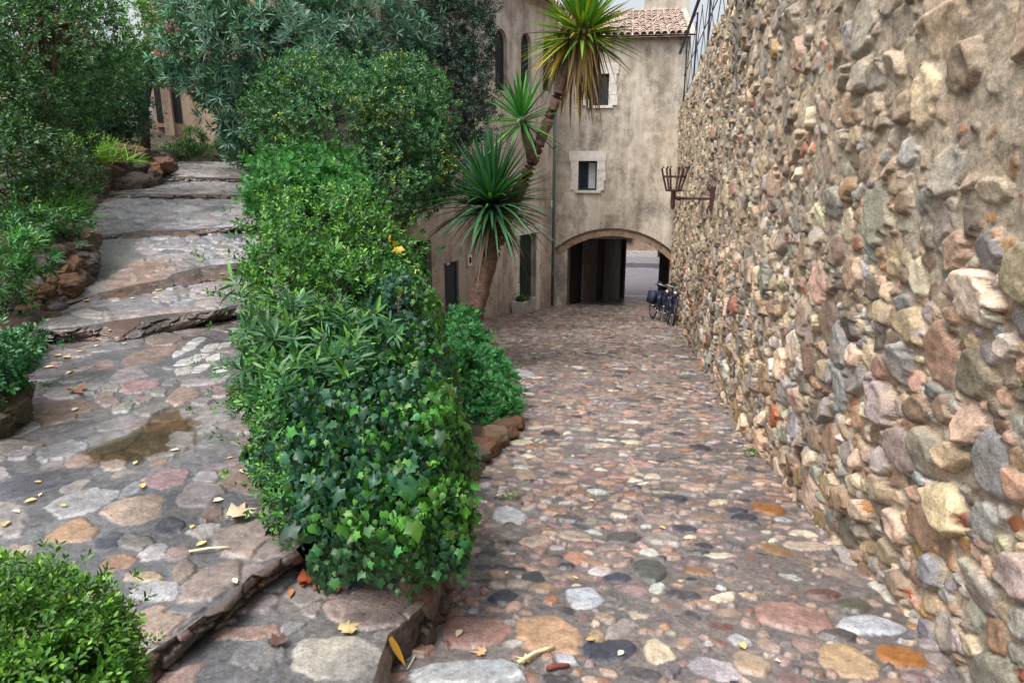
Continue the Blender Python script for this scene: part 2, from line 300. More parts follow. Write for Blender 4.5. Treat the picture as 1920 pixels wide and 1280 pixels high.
# ------------------------------------------------------------------ the tall rubble wall on the right
WALL_PAL = [((.37, .30, .235), 24), ((.31, .295, .28), 20), ((.26, .19, .145), 15), ((.36, .255, .205), 14), ((.36, .235, .12), 4), ((.24, .25, .26), 9), ((.46, .40, .32), 12), ((.36, .14, .085), 2.2), ((.17, .15, .135), 5), ((.42, .41, .41), 6)]
def wall_x(Y): return np.interp(Y, [-1, 2.0, 2.8, 4.4, 7.5, 12, 16.4, 20.3], [1.48, 1.46, 1.42, 1.27, 1.23, 1.32, 1.42, 1.46])
def wall_top(Y): return 3.25 + (19.06-Y)*.0675
def build_wall():
    C, Rr = pack((-.6, 20.5, -2.7, 4.7), [(.12, .17, 500), (.08, .12, 2000), (.05, .08, 7000), (.03, .05, 46000), (.017, .03, 50000)], 31, (), .84)
    pal = pick(WALL_PAL, len(C), 33); pal = np.clip(pal.mean(1, keepdims=True)+1.12*(pal-pal.mean(1, keepdims=True)), .02, .6)*np.clip(.78+.5*(pal.mean(1, keepdims=True)-.18)/.2, .6, 1.25); g = np.random.default_rng(35)
    prot = g.uniform(.016, .054, len(C))*np.clip(Rr/.06, .6, 1.35); tilt = g.normal(0, .42, (len(C), 2))
    ys = [-.4]
    while ys[-1] < 20.45: ys.append(ys[-1]+.0065+.0015*max(ys[-1], 0))
    ys = np.array(ys); vs = np.linspace(0, 1, 560); YY, VV = np.meshgrid(ys, vs)
    z0 = lane_z(YY)-.12; zt = wall_top(YY)+.05*(fbm(np.column_stack([YY.ravel()*2.5, YY.ravel()*0]), 3, 3)).reshape(YY.shape)
    ZZ = z0+(zt-z0)*VV; P = np.column_stack([YY.ravel(), ZZ.ravel()]); hz = P[:, 1]-lane_z(P[:, 0])
    Pw = P+.014*np.column_stack([fbm(P*14, 2, 4), fbm(P*14, 2, 9)])
    F1, F2, ID, Q = stone_eval(Pw, C, Rr, 41, (), (1.0, 1.8), .45, 1.10, (5, 8), 12)
    i = np.maximum(ID, 0); ed = np.clip(np.minimum((1-F1)/.26, (F2-F1)/.32), 0, 1); ed[ID < 0] = 0
    prof = (1-(1-ed)**2.2)**.8; face = 1+.55*(tilt[i]*Q).sum(1)+.22*fbm(Pw*12, 2, 71)
    up = sstep(.9, 2.2, hz+.9*fbm(P*.8, 3, 61)); hs_ = prot[i]*prof*np.clip(face, .25, 1.9)*(1-.15*up)-.004
    far = sstep(9, 17, P[:, 0])
    mort = -.004-.014*(1-up)+.007*fbm(P*9, 3, 2)+.015*fbm(P*2.2, 3, 5)+.020*up*(.5+fbm(P*1.4, 3, 6))+.018*sstep(5.2, 3.6, P[:, 0]+.5*fbm(P*1.5, 2, 68))*sstep(1.0, 1.7, hz+.4*fbm(P*1.5, 3, 67))*sstep(-.3, .3, fbm(P*np.array([.9, 1.2])+5, 4, 66))+.010*far
    h = np.maximum(hs_, mort); h = h+.006*fbm(P*22, 2, 8)+.05*fbm(P*.5, 3, 44)+.012*fbm(P*5, 2, 45)
    k = sstep(-.003, .007, hs_-mort)*sstep(0, .2, ed)
    mc = np.array([.36, .315, .255])*(1+.28*fbm(P*4, 4, 12))[:, None]*(1+.25*fbm(P*45, 2, 15))[:, None]
    sc = pal[i]*(1+.30*fbm(P*13, 2, 14))[:, None]; c = mc*(1-k[:, None])+sc*k[:, None]
    dust = .06+.45*sstep(-.1, .5, fbm(P*5, 3, 19))+.30*up*sstep(-.2, .3, fbm(P*2.5, 3, 119)); dust = np.clip(dust*(.55+.45*up)+.14*up, 0, .85); c = c*(1-dust[:, None])+mc*dust[:, None]
    pale = .85*sstep(9.0, 12.5, P[:, 0]+1.2*fbm(P*.8, 3, 23))*sstep(.7, 1.8, hz+.6*fbm(P*1.2, 3, 24))*sstep(-.35, .25, fbm(P*np.array([3.0, 2.0]), 4, 27))
    c = c*(1-pale[:, None])+np.array([.50, .44, .34])*pale[:, None]*(1+.3*fbm(P*20, 3, 28))[:, None]
    stn = sstep(.05, .6, fbm(P*np.array([2.2, .35]), 4, 37)+.6*sstep(3.2, 5.0, hz+.5*fbm(P*np.array([3, .5]), 3, 39))*sstep(11, 8, P[:, 0])-.10); c = c*(1-.62*stn[:, None])+np.array([.12, .115, .11])*.5*stn[:, None]
    grn = .35*sstep(.25, .6, fbm(P*1.6, 4, 91))*sstep(2.6, .2, hz); c = c*(1-grn[:, None])+np.array([.16, .155, .09])*grn[:, None]
    V = np.column_stack([wall_x(P[:, 0])-h, P[:, 0], P[:, 1]]); n = len(V); F = [grid_faces(len(vs), len(ys))]
    ny = len(ys); top = np.arange(n-ny, n); bk = V[top].copy(); bk[:, 0] = 1.95; bk[:, 2] += .02; b2 = bk.copy(); b2[:, 2] = -3.2
    V = np.concatenate([V, bk, b2]); t1 = np.arange(n, n+ny); t2 = t1+ny
    F.append(np.stack([top[:-1], top[1:], t1[1:], t1[:-1]], 1)); F.append(np.stack([t1[:-1], t1[1:], t2[1:], t2[:-1]], 1))
    c = np.concatenate([c, np.full((2*ny, 3), .22)])
    o = mesh_np('rubble_wall', V, F, M['wall'], col=np.clip(c*np.array([1.04, .98, .905]), .01, .7))
    tag(o, 'tall rubble stone wall with sandy mortar along the right side of the lane', 'wall', None, 'thing')
build_wall()

# ------------------------------------------------------------------ the stepped path on the left
def edge(pts, zs=None, ds=None, n=60, ext=0):
    P = []
    for k, (x, y) in enumerate(pts):
        f = k/(len(pts)-1); P.append(atz(x, y, zs[0]+(zs[1]-zs[0])*f) if zs else at(x, y, ds[0]+(ds[1]-ds[0])*f))
    P = np.array(P)
    if ext: P = np.concatenate([[P[0]+(P[0]-P[-1])/np.linalg.norm(P[0]-P[-1])*ext], P, [P[-1]+(P[-1]-P[0])/np.linalg.norm(P[0]-P[-1])*ext]])
    s = np.concatenate([[0], np.cumsum(np.linalg.norm(np.diff(P, axis=0), axis=1))]); t = np.linspace(0, s[-1], n)
    return np.column_stack([np.interp(t, s, P[:, k]) for k in range(3)])
E = {}
E['Ab'] = edge([(69, 645), (156, 640), (212, 645), (259, 637), (312, 623), (390, 606), (478, 592)], zs=(.27, .29), ext=.35)
E['At'] = edge([(72, 619), (150, 612), (219, 600), (312, 588), (406, 581), (450, 570), (478, 575)], zs=(.40, .43), ext=.35)
E['Bb'] = edge([(95, 577), (175, 567), (250, 557), (319, 543), (406, 528), (469, 515)], zs=(.45, .53), ext=.35)
E['Bt'] = edge([(100, 570), (170, 553), (250, 534), (312, 523), (325, 513), (375, 500), (469, 490)], zs=(.49, .66), ext=.35)
E['Cb'] = edge([(160, 452), (215, 447), (278, 447), (344, 445), (406, 440), (459, 434)], zs=(.84, .88), ext=.35)
E['Ct'] = edge([(160, 445), (215, 438), (269, 431), (344, 430), (400, 427), (457, 423)], zs=(.87, .97), ext=.35)
E['Db'] = edge([(190, 371), (320, 372), (445, 373)], ds=(9.9, 10.1), ext=.35)
E['Dt'] = edge([(205, 362), (320, 364), (442, 365)], ds=(9.97, 10.15), ext=.35)
E['Eb'] = edge([(240, 343), (340, 341), (441, 342)], ds=(11.7, 11.9), ext=.35)
E['Et'] = edge([(255, 332), (340, 331), (443, 334)], ds=(11.78, 11.98), ext=.35)
E['Fb'] = edge([(285, 306), (360, 303), (448, 304)], ds=(15, 15.2), ext=.4)
PATH_PAL = [((.25, .225, .215), 24), ((.30, .25, .235), 16), ((.29, .19, .15), 12), ((.34, .245, .18), 8), ((.20, .20, .21), 16), ((.36, .35, .345), 8), ((.30, .16, .08), 4), ((.06, .07, .10), 3), ((.26, .175, .18), 8)]
def psurf(x, y):
    zt = np.interp(y, [592, 640, 800, 950, 1240], [.29, .27, .17, .10, .05]); return atz(x, y, zt)
WT = (.52, .50, .48)
path_fixed = [px_stone(*s, psurf) for s in [(145, 945, 132, 58, (.38, .38, .385)), (255, 955, 140, 52, PCH), (135, 998, 96, 38, (.38, .2, .08)), (205, 1010, 56, 30, DK), (315, 985, 56, 32, DK), (315, 895, 88, 38, (.30, .16, .17)), (375, 925, 88, 48, (.32, .265, .28)), (245, 918, 42, 34, (.25, .27, .3)), (395, 960, 52, 28, (.33, .2, .16)), (385, 988, 58, 26, WT), (285, 1028, 68, 30, (.42, .41, .4)), (335, 1030, 46, 26, PNK), (225, 1050, 68, 34, (.32, .17, .09)), (265, 1075, 78, 24, (.42, .3, .16)), (300, 1103, 112, 34, (.33, .33, .34)), (400, 1080, 122, 80, (.26, .19, .165)), (460, 1000, 120, 62, (.30, .22, .18)), (285, 1170, 150, 64, PCH), (30, 1033, 66, 32, TAN), (245, 1225, 72, 60, (.30, .28, .28)), (180, 1115, 62, 26, PNK), (265, 720, 84, 22, (.33, .18, .18)), (340, 737, 62, 32, (.32, .2, .14)), (230, 757, 42, 20, (.26, .27, .22)), (285, 665, 74, 42, (.27, .17, .13)), (355, 650, 30, 18, WT), (375, 667, 30, 17, WT), (396, 649, 32, 18, WT), (402, 668, 32, 17, WT), (349, 674, 32, 18, WT), (377, 688, 36, 16, WT), (412, 690, 32, 16, WT), (345, 692, 34, 16, (.42, .4, .38)), (372, 637, 26, 14, WT), (420, 645, 26, 14, WT), (335, 660, 22, 14, WT), (345, 1145, 70, 26, (.16, .17, .2)), (90, 700, 90, 26, (.2, .19, .2)), (240, 700, 70, 26, (.25, .21, .21))]]
def slab_surface(P, seed, fixed, sizes, strength=1.0, grow=1.1):
    """height and colour of worn slabs bedded in grey mortar"""
    lo, hi = P.min(0)-.1, P.max(0)+.1
    C, Rr = pack((lo[0], hi[0], lo[1], hi[1]), sizes, seed, fixed, .9); pal = pick(PATH_PAL, len(C), seed+1)*.62+np.array([.19, .18, .178])*.38
    for i, f in enumerate(fixed): cc = np.array(f[5]); pal[i] = .68*cc+.32*cc.mean()
    g = np.random.default_rng(seed+2); dome = g.uniform(.006, .022, len(C))*strength; tilt = g.normal(0, .4, (len(C), 2))
    for i in range(len(fixed)): dome[i] = .017*strength
    Pw = P+.026*np.column_stack([fbm(P*12, 4, 4, .6), fbm(P*12, 4, 9, .6)])
    F1, F2, ID, Q = stone_eval(Pw, C, Rr, seed+3, fixed, (1.1, 2.2), .6, grow, (5, 8), 12)
    i = np.maximum(ID, 0); ed = np.clip(np.minimum((1-F1)/.2, (F2-F1)/.25), 0, 1); ed[ID < 0] = 0
    hs_ = dome[i]*((1-(1-ed)**2.4)+.4*(tilt[i]*Q).sum(1)*ed)-.003
    mort = .006*fbm(P*5, 3, 2)+.0085*sstep(-.2, .4, fbm(P*1.3, 3, 31)); mort[F1 < .9] -= .004*np.isin(i[F1 < .9], np.arange(len(fixed)))
    z = np.maximum(hs_, mort)+.004*fbm(P*22, 3, 8)+.012*fbm(P*1.6, 3, 41); k = sstep(-.001, .003, hs_-mort)*sstep(0, .1, ed)
    mc = np.array([.128, .128, .134])*(1+.3*fbm(P*4, 3, 12))[:, None]*(1+.3*fbm(P*50, 2, 15))[:, None]
    warm = sstep(.1, .6, fbm(P*1.2, 3, 66)); mc = mc*(1-.35*warm[:, None])+np.array([.19, .155, .13])*.35*warm[:, None]
    c = mc*(1-k[:, None])+pal[i]*(1+.30*fbm(P*16, 2, 14))[:, None]*k[:, None]
    film = (.06+.38*sstep(-.1, .5, fbm(P*4.5, 4, 52)))[:, None]; c = c*(1-film)+mc*film
    dk = sstep(.05, .5, fbm(P*1.5, 4, 58))[:, None]; c = c*(1-.45*dk)
    return z, np.clip(c, .008, .7)
def loft(A, B, rows):
    t = np.linspace(0, 1, rows)[:, None, None]; return A[None]*(1-t)+B[None]*t
Vs, Fs, Cs, n0 = [], [], [], 0
def push(G, c):
    global n0
    m, n, _ = G.shape; Vs.append(G.reshape(-1, 3)); Fs.append(grid_faces(m, n)+n0); Cs.append(c); n0 += m*n
def resamp(L, n):
    s = np.concatenate([[0], np.cumsum(np.linalg.norm(np.diff(L, axis=0), axis=1))]); t = np.linspace(0, s[-1], n)
    return np.column_stack([np.interp(t, s, L[:, k]) for k in range(3)])
SIZES = [(.16, .24, 400), (.09, .16, 2000), (.05, .09, 6000), (.03, .05, 6000)]
def face_rock(G, seed, out, amp=2.0, bulge=.02):
    """rough broken stone on a vertical face, fading out at its upper edge"""
    m, n, _ = G.shape; L = np.linalg.norm(G[0, -1]-G[0, 0]); Hh = max(np.linalg.norm(G[-1, n//2]-G[0, n//2]), .05)
    q_ = np.column_stack([np.tile(np.linspace(0, L, n), m), np.repeat(np.linspace(0, Hh, m), n)])
    z, c = slab_surface(q_+[seed*3.1, 0], seed, [], [(.10, .15, 300), (.06, .10, 800), (.03, .06, 3000)], 1.6)
    v = np.repeat(np.linspace(0, 1, m), n); fade = np.sin(np.clip(v*1.02, 0, 1)*pi)**.5; d_ = (z*amp+bulge*(1+.8*fbm(q_*5, 3, 3))+.018*fbm(q_*14, 3, 6))*fade
    face_rock.col = np.clip(c*np.array([.42, .34, .285]), .006, .6); return G+d_.reshape(m, n, 1)*np.array(out)  # colour deepened for wet stone and for the shade on upright faces
# platform nearest the camera
rim = np.array([atz(150, 1320, .045), atz(250, 1240, .045), atz(350, 1178, .05), atz(440, 1108, .055), atz(470, 1078, .06), atz(555, 1030, .06)])
rimL = np.concatenate([[rim[0]+(rim[0]-rim[2])*1.2], rim])
Rb = np.concatenate([rimL, [atz(600, 985, .07), atz(590, 900, .11), atz(585, 760, .18), atz(560, 660, .25), E['Ab'][-1]]])
Rb = resamp(Rb, 720); Lb = resamp(np.array([[-3.4, .1, .03], [-3.6, 1.5, .05], [-4.2, 3.0, .13], E['Ab'][0]]), 720)
Ab = resamp(E['Ab'], 520); t = np.linspace(0, 1, 520)[None, :, None]; G = Lb[:, None]*(1-t)+Rb[:, None]*t
bb = (np.linspace(0, 1, 720)**5)[:, None, None]; G = G+bb*(Ab-(Ab[0]*(1-t[0])+Ab[-1]*t[0]))[None]
z, c = slab_surface(G[..., :2].reshape(-1, 2), 61, path_fixed, [(.13, .2, 800), (.08, .13, 4000), (.045, .08, 8000)])
G[..., 2] += z.reshape(G.shape[:2])*sstep(1, .985, t[..., 0]); G0 = G; push(G, c*.85)
for k, (a, b, nm) in enumerate((('At', 'Bb', 0), ('Bt', 'Cb', 0), ('Ct', 'Db', 0), ('Dt', 'Eb', 0), ('Et', 'Fb', 0))):
    n = 260; A, B = resamp(E[a], n), resamp(E[b], n); G = loft(A, B, (110, 130, 120, 80, 90)[k])
    rows = G.shape[0]
    z, c = slab_surface(G[..., :2].reshape(-1, 2), 70+5*k, [], [(.14, .2, 300), (.08, .14, 2000), (.045, .08, 5000)] if k != 1 else [(.09, .12, 900), (.05, .08, 5000), (.03, .05, 5000)], 1.3 if k < 2 else 1.0)
    c = np.clip(c.mean(1, keepdims=True)*np.array([.97, 1.0, 1.07])*.55+c*.45, 0, 1)*(1.15+.15*k)  # cooler, brighter tread colour stands in for sky reflected in wet stone
    if k == 1:   # smooth concrete ramp on the left of the third tread
        sx = np.linspace(0, 1, n)[None, :]*np.ones((rows, 1)); rr = np.linspace(0, 1, rows)[:, None]; f = sstep(.34, .27, sx-.10*rr+.03*np.sin(rr*9)).ravel()
        c = c*(1-f[:, None])+np.array([.155, .155, .15])*f[:, None]; z = z*(1-.8*f)
        f2 = sstep(.55, .35, rr)*sstep(.7, .45, sx)*(1-f.reshape(rows, n)); f2 = f2.ravel()*.6; c = c*(1-f2[:, None])+np.array([.24, .14, .09])*f2[:, None]
    G[..., 2] += z.reshape(rows, n)*sstep(0, .05, np.linspace(0, 1, rows))[:, None]; push(G, c)
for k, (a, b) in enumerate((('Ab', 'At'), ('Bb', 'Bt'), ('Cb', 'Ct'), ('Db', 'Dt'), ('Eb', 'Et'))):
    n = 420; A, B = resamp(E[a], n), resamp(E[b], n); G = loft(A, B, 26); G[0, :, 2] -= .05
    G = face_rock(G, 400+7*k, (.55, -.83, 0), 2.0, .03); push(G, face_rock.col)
# riser at the near rim, lower landing and its kerb
R1 = resamp(rimL, 200); base = np.array([atz(205, 1330, -.075), atz(290, 1282, -.075), atz(372, 1192, -.075), atz(470, 1112, -.075), atz(515, 1078, -.07), atz(562, 1052, -.07)]); base = resamp(np.concatenate([[base[0]+(base[0]-base[2])*1.2], base]), 200)
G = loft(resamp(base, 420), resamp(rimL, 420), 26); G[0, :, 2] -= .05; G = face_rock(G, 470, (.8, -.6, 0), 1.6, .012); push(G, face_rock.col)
kerb = np.array([atz(690, 1400, -.10), atz(695, 1290, -.10), atz(728, 1192, -.10), atz(793, 1135, -.10), atz(815, 1090, -.11), atz(835, 1060, -.12)])
LB = resamp(np.concatenate([base, [atz(640, 1000, -.06)]]), 260); RB = resamp(kerb, 260); t = np.linspace(0, 1, 150)[None, :, None]; G = LB[:, None]*(1-t)+RB[:, None]*t
lf = [px_stone(*s, lambda x, y: atz(x, y, -.1)) for s in [(635, 1235, 200, 96, (.33, .315, .27)), (700, 1140, 165, 86, (.27, .19, .165)), (470, 1200, 140, 36, (.30, .17, .12)), (570, 1120, 80, 44, (.22, .19, .175)), (480, 1240, 110, 50, (.16, .15, .15))]]
z, c = slab_surface(G[..., :2].reshape(-1, 2), 131, lf, [(.08, .13, 400), (.04, .08, 1200)], .9); G[..., 2] += z.reshape(G.shape[:2]); push(G, c); top_edge = G[:, -1]
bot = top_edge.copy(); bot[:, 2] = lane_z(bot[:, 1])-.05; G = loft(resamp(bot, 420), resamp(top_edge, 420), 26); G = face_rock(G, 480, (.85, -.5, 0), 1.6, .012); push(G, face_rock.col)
tag(mesh_np('stone_path', np.concatenate(Vs), [np.concatenate(Fs)], M['path'], col=np.concatenate(Cs)), 'wet stone path climbing in shallow steps on the left', kind='structure')

# ------------------------------------------------------------------ garden soil: one sheet under and around everything
PR = np.array([[-1.9, .6], [-1.6, 1.76], [-1.4, 2.45], [-1.75, 2.9], [-2.3, 3.8], [-3.6, 6.2], [-4.25, 7.4], [-5.0, 8.8], [-5.8, 10.5], [-6.6, 12.2], [-8.2, 15.6], [-12, 24]])
def path_z(Y): return np.interp(Y, [0, 2.5, 5.5, 6.2, 7.2, 8.6, 10.3, 12, 15.5, 24], [0, .03, .22, .38, .55, .85, 1.2, 1.4, 1.72, 2.2])
def soil_z(X, Y):
    xr = np.interp(Y, PR[:, 1], PR[:, 0]); xl = xr-np.interp(Y, [0, 5, 15], [2.3, 2.1, 2.0]); le = lane_edge(Y)-.12
    pz = path_z(Y)-.10; lz = lane_z(Y)-.06
    f = sstep(0, 1, (X-xr-.25)/np.maximum(le-xr-.25, .35)); z = pz*(1-f)+(lz+.12*(1-sstep(0, .3, X-le)))*f; z = np.where(Y < 3.1, np.minimum(z, -.22), z); z = np.where(X > le+.1, lz-.03, z)
    b = np.clip(xl-X, 0, 30); z = np.where(X < xl, pz+.42*sstep(0, .25, b)+.22*np.minimum(b, 6), z)
    return np.where(X > 1.75, 3.0+(19-Y)*.0675*0, z)
xs = np.concatenate([np.arange(-60, -12, 3.), np.arange(-12, 2.2, .11), np.arange(2.2, 60, 4.)]); ys = np.concatenate([np.arange(-30, 0, 3.), np.arange(0, 25, .14), np.arange(25, 90, 5.)])
XX, YY = np.meshgrid(xs, ys); ZZ = soil_z(XX, np.clip(YY, 0, 24)); ZZ = np.where(YY > 20.6, np.where(XX > -2.3, -3.2, ZZ), ZZ)
P = np.column_stack([XX.ravel(), YY.ravel()]); ZZ = ZZ+(.03*fbm(P*3, 3, 4)).reshape(ZZ.shape)*((XX < -2.2) | (XX > 1.8))
tag(mesh_np('garden_soil', np.column_stack([P, ZZ.ravel()]), [grid_faces(len(ys), len(xs))], M['soil']), 'dark soil of the garden beds and banks', kind='structure')

# ------------------------------------------------------------------ buildings
def wall_strip(mb, T, s0, s1, zlo, zhi, holes, step=.12, thick=.35):
    """wall face in local (s, z) with rectangular or arched holes [(s0, s1, z0, top function)]; T maps (s, depth, z) to the world"""
    xs = set(np.round(np.arange(s0, s1, step), 4)) | {s0, s1}
    for h in holes: xs |= {h[0], h[1]} | set(np.round(np.linspace(h[0], h[1], 17), 4))
    xs = sorted(xs)
    for a, b in zip(xs[:-1], xs[1:]):
        if b-a < 1e-5: continue
        mid = (a+b)/2; hs_ = sorted([h for h in holes if h[0] < mid < h[1]], key=lambda h: h[2]); lo = (zlo, zlo)
        for h in hs_+[None]:
            hi = (zhi, zhi) if h is None else (h[2], h[2])
            if min(hi)-max(lo) > .002 or h is None:
                mb.add([T(a, 0, lo[0]), T(b, 0, lo[1]), T(b, 0, hi[1]), T(a, 0, hi[0])], [(0, 1, 2, 3)])
            if h is not None:
                ta, tb = h[3](a), h[3](b); lo = (ta, tb)
                mb.add([T(a, 0, ta), T(b, 0, tb), T(b, thick, tb), T(a, thick, ta)], [(0, 1, 2, 3)])
                mb.add([T(a, 0, h[2]), T(b, 0, h[2]), T(b, thick, h[2]), T(a, thick, h[2])], [(3, 2, 1, 0)])
    for h in holes:
        for s, fl in ((h[0], 0), (h[1], 1)):
            q = [T(s, 0, h[2]), T(s, thick, h[2]), T(s, thick, h[3](s)), T(s, 0, h[3](s))]; mb.add(q, [(0, 1, 2, 3) if fl else (3, 2, 1, 0)])
    return mb
FY = 20.3
bld = empty('arch_building', (0, FY, -2.4), 'weathered plaster house with the low stone archway at the end of the lane', 'building')
a1, a2, a3 = aty(1064, 466, FY), aty(1140, 442, FY), aty(1262, 494, FY)
def circ(p, q, r):
    ax, ay, bx, by, cx, cy = p[0], p[2], q[0], q[2], r[0], r[2]; d = 2*(ax*(by-cy)+bx*(cy-ay)+cx*(ay-by))
    ux = ((ax*ax+ay*ay)*(by-cy)+(bx*bx+by*by)*(cy-ay)+(cx*cx+cy*cy)*(ay-by))/d; uy = ((ax*ax+ay*ay)*(cx-bx)+(bx*bx+by*by)*(ax-cx)+(cx*cx+cy*cy)*(bx-ax))/d
    return ux, uy, math.hypot(ax-ux, ay-uy)
ux, uz, ur = circ(a1, a2, a3)
AX0, AX1 = float(a1[0]), 1.42
arch_top = lambda x: uz+math.sqrt(max(ur*ur-(x-ux)**2, 0))
TF = lambda s, w_, z: (s, FY+w_, z)
flat = lambda v: (lambda x: v)
W1 = (-1.31, -.78, 1.0, flat(1.82)); W2 = (-1.02, -.52, 3.32, flat(4.15))
mb = MB(); wall_strip(mb, TF, -1.96, 1.62, -2.9, 5.06, [(AX0, AX1, -2.85, arch_top), W1, W2])
mb.build('wall', M['plaster'], bld)
mb = MB()   # voussoirs of the arch
th0, th1 = math.atan2(a1[2]-.02-uz, -1.93-ux), math.atan2(a3[2]-uz, a3[0]-ux)
th0 = pi-math.asin(min(1, (a1[2]-.18-uz)/ur)) if abs((a1[2]-.18-uz)/ur) < 1 else th0
NV = 44
for k in range(NV):
    u0 = th0+(th1-th0)*k/NV; u1 = th0+(th1-th0)*(k+.93)/NV; o_ = RNG.uniform(.028, .04); ro = ur+.19+RNG.uniform(-.008, .008); ri = ur-.006
    V = [(ux+r*cos(u), FY+y, uz+r*sin(u)) for y in (-o_, .12) for (r, u) in ((ri, u0), (ri, u1), (ro, u1), (ro, u0))]
    mb.add(V, [(0, 1, 2, 3), (7, 6, 5, 4), (0, 4, 5, 1), (1, 5, 6, 2), (2, 6, 7, 3), (3, 7, 4, 0)])
ring = mb.build('arch_ring', M['brick'], bld)
mb = MB()
for k in range(60):
    u0 = th0+(th1-th0)*k/60; u1 = th0+(th1-th0)*(k+1)/60; ro, r2 = ur+.195, ur+.225
    V = [(ux+r*cos(u), FY+y, uz+r*sin(u)) for y in (-.07, .05) for (r, u) in ((ro, u0), (ro, u1), (r2, u1), (r2, u0))]
    mb.add(V, [(0, 1, 2, 3), (7, 6, 5, 4), (0, 4, 5, 1), (2, 6, 7, 3)])
mb.build('drip_course', M['timber'], ring)
# passage under the house
pas = MB(); PXE = float(aty(1170, 500, 25.2)[0])
pl = lambda s: np.array([AX0+(PXE-AX0)*s, FY+.3+4.6*s])
for (s0, s1, off) in ((0, .03, 0), (.24, .46, .02), (.62, 1.0, 0)):
    p, q = pl(s0), pl(s1); pas.add([(p[0]+off, p[1], -3.2), (q[0]+off, q[1], -3.2), (q[0]+off, q[1], .3), (p[0]+off, p[1], .3)], [(0, 1, 2, 3)])
    for r in (p, q): pas.add([(r[0]+off, r[1], -3.2), (r[0]-.5, r[1]+.1, -3.2), (r[0]-.5, r[1]+.1, .3), (r[0]+off, r[1], .3)], [(0, 1, 2, 3)])
pas.box((PXE-.02, 24.9, -3.2), (PXE+.06, 25.3, .3)); pas.box((-2, 25.2, -3.2), (PXE, 25.5, 3)); pas.box((1.6, 20.4, -3.2), (1.9, 24.5, 3)); pas.box((1.34, 24.3, -3.2), (1.6, 24.6, .2))
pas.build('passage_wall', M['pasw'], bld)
MB().box((-2.0, 20.7, -.32), (1.62, 25.6, -.2)).build('passage_ceiling', M['timber'], bld)
MB().box((AX0+.05, 21.6, -.52), (1.5, 21.85, -.33)).build('ceiling_beam', M['conc'], bld)
mb = MB()
for (s0, s1) in ((.03, .24), (.46, .62)):
    p, q = pl(s0), pl(s1); mb.add([(p[0]-.05, p[1]+.01, -3.2), (q[0]-.05, q[1]+.01, -3.2), (q[0]-.05, q[1]+.01, .2), (p[0]-.05, p[1]+.01, .2)], [(0, 1, 2, 3)])
mb.build('passage_doorway', M['dark'], bld)  # near-black panels stand in for the shaded depth behind the openings
# windows
for (hole, nm) in ((W1, 0), (W2, 1)):
    x0, x1, z0, z1 = hole[0], hole[1], hole[2], hole[3](0); mb = MB(); o_ = -.035
    bh = (z1-z0)/3
    for k in range(3):
        e0, e1 = RNG.uniform(.19, .27), RNG.uniform(.19, .27)
        mb.box((x0-e0, FY+o_, z0+k*bh+.004), (x0, FY+.1, z0+(k+1)*bh-.004)); mb.box((x1, FY+o_, z0+k*bh+.004), (x1+e1, FY+.1, z0+(k+1)*bh-.004))
    mb.box((x0-.27, FY+o_-.003, z1), (x1+.25, FY+.1, z1+.27))
    f = mb.build('window', M['sill'], bld)
    MB().box((x0-.1, FY-.07, z0-.07), (x1+.12, FY+.2, z0)).build('sill', M['sill'], f)
    mb = MB(); fr = .05; y = FY+.2
    mb.box((x0, y, z0), (x0+fr, y+.05, z1)); mb.box((x1-fr, y, z0), (x1, y+.05, z1)); mb.box((x0+fr, y, z1-fr), (x1-fr, y+.05, z1)); mb.box((x0+fr, y, z0), (x1-fr, y+.05, z0+fr)); mb.box(((x0+x1)/2-.02, y+.002, z0+fr), ((x0+x1)/2+.02, y+.045, z1-fr))
    mb.build('frame', M['blued'], f)
    MB().box((x0+fr, y+.02, z0+fr), ((x0+x1)/2-.02, y+.03, z1-fr)).build('pane', M['glass'], f)
    if nm == 0: MB().box(((x0+x1)/2+.02, y+.015, z0+fr), (x1-fr, y+.035, z1-fr)).build('curtain', M['curtain'], f)
    else: MB().box(((x0+x1)/2+.02, y+.02, z0+fr), (x1-fr, y+.03, z1-fr)).build('pane', M['glass'], f)
# tiled roof
def tile_roof(parent, T, s0, s1, e, rise, run, pitch=.19, sl=.34):
    mb = MB(); n = int((s1-s0)/pitch); rows = int(run/sl)
    for r in range(rows):
        for k in range(n):
            s = s0+(k+.5)*pitch+RNG.normal(0, .008); f0 = r*sl/run; f1 = (r*sl+sl*1.18)/run; j = RNG.uniform(-.012, .012); rr = pitch*.42
            V = []
            for f, rad, dz in ((f0, rr*1.12, .035), (f1, rr*.9, 0)):
                for a in range(6):
                    t_ = pi*a/5; V.append(T(s+rad*cos(t_), f*run, e+rise*f+dz+j+rad*.85*sin(t_)))
            V2 = [T(s+rr*1.12*cos(pi*a/5)*.8, f0*run, e+rise*f0+.035+j+rr*.66*sin(pi*a/5)) for a in range(6)]
            mb.add(V+V2, [(a, a+1, 7+a, 6+a) for a in range(5)]+[(a, 12+a, 13+a, a+1) for a in range(5)])
    V = [T(s0, 0, e), T(s1, 0, e), T(s1, run, e+rise), T(s0, run, e+rise)]; mb.add(V, [(0, 1, 2, 3)])
    V = [T(s0, 0, e-.05), T(s1, 0, e-.05), T(s1, run, e+rise-.05), T(s0, run, e+rise-.05)]; mb.add(V, [(3, 2, 1, 0)])
    o = mb.build('roof', M['tile'], parent); return o
me = M['tile'].node_tree
tile_roof(bld, lambda s, d_, z: (s, FY-.22+d_, z), -2.4, 1.75, 5.08, 1.55, 4.6)
MB().box((-2.2, 24.6, 4), (1.7, 24.9, 6.5)).build('rear_wall', M['plaster'], bld)
pxx, pyy = float(aty(1037, 400, 19.95)[0]), 19.95
pp = MB().tube([(pxx, pyy, -2.45), (pxx, pyy, 5.0)], .06, 10)
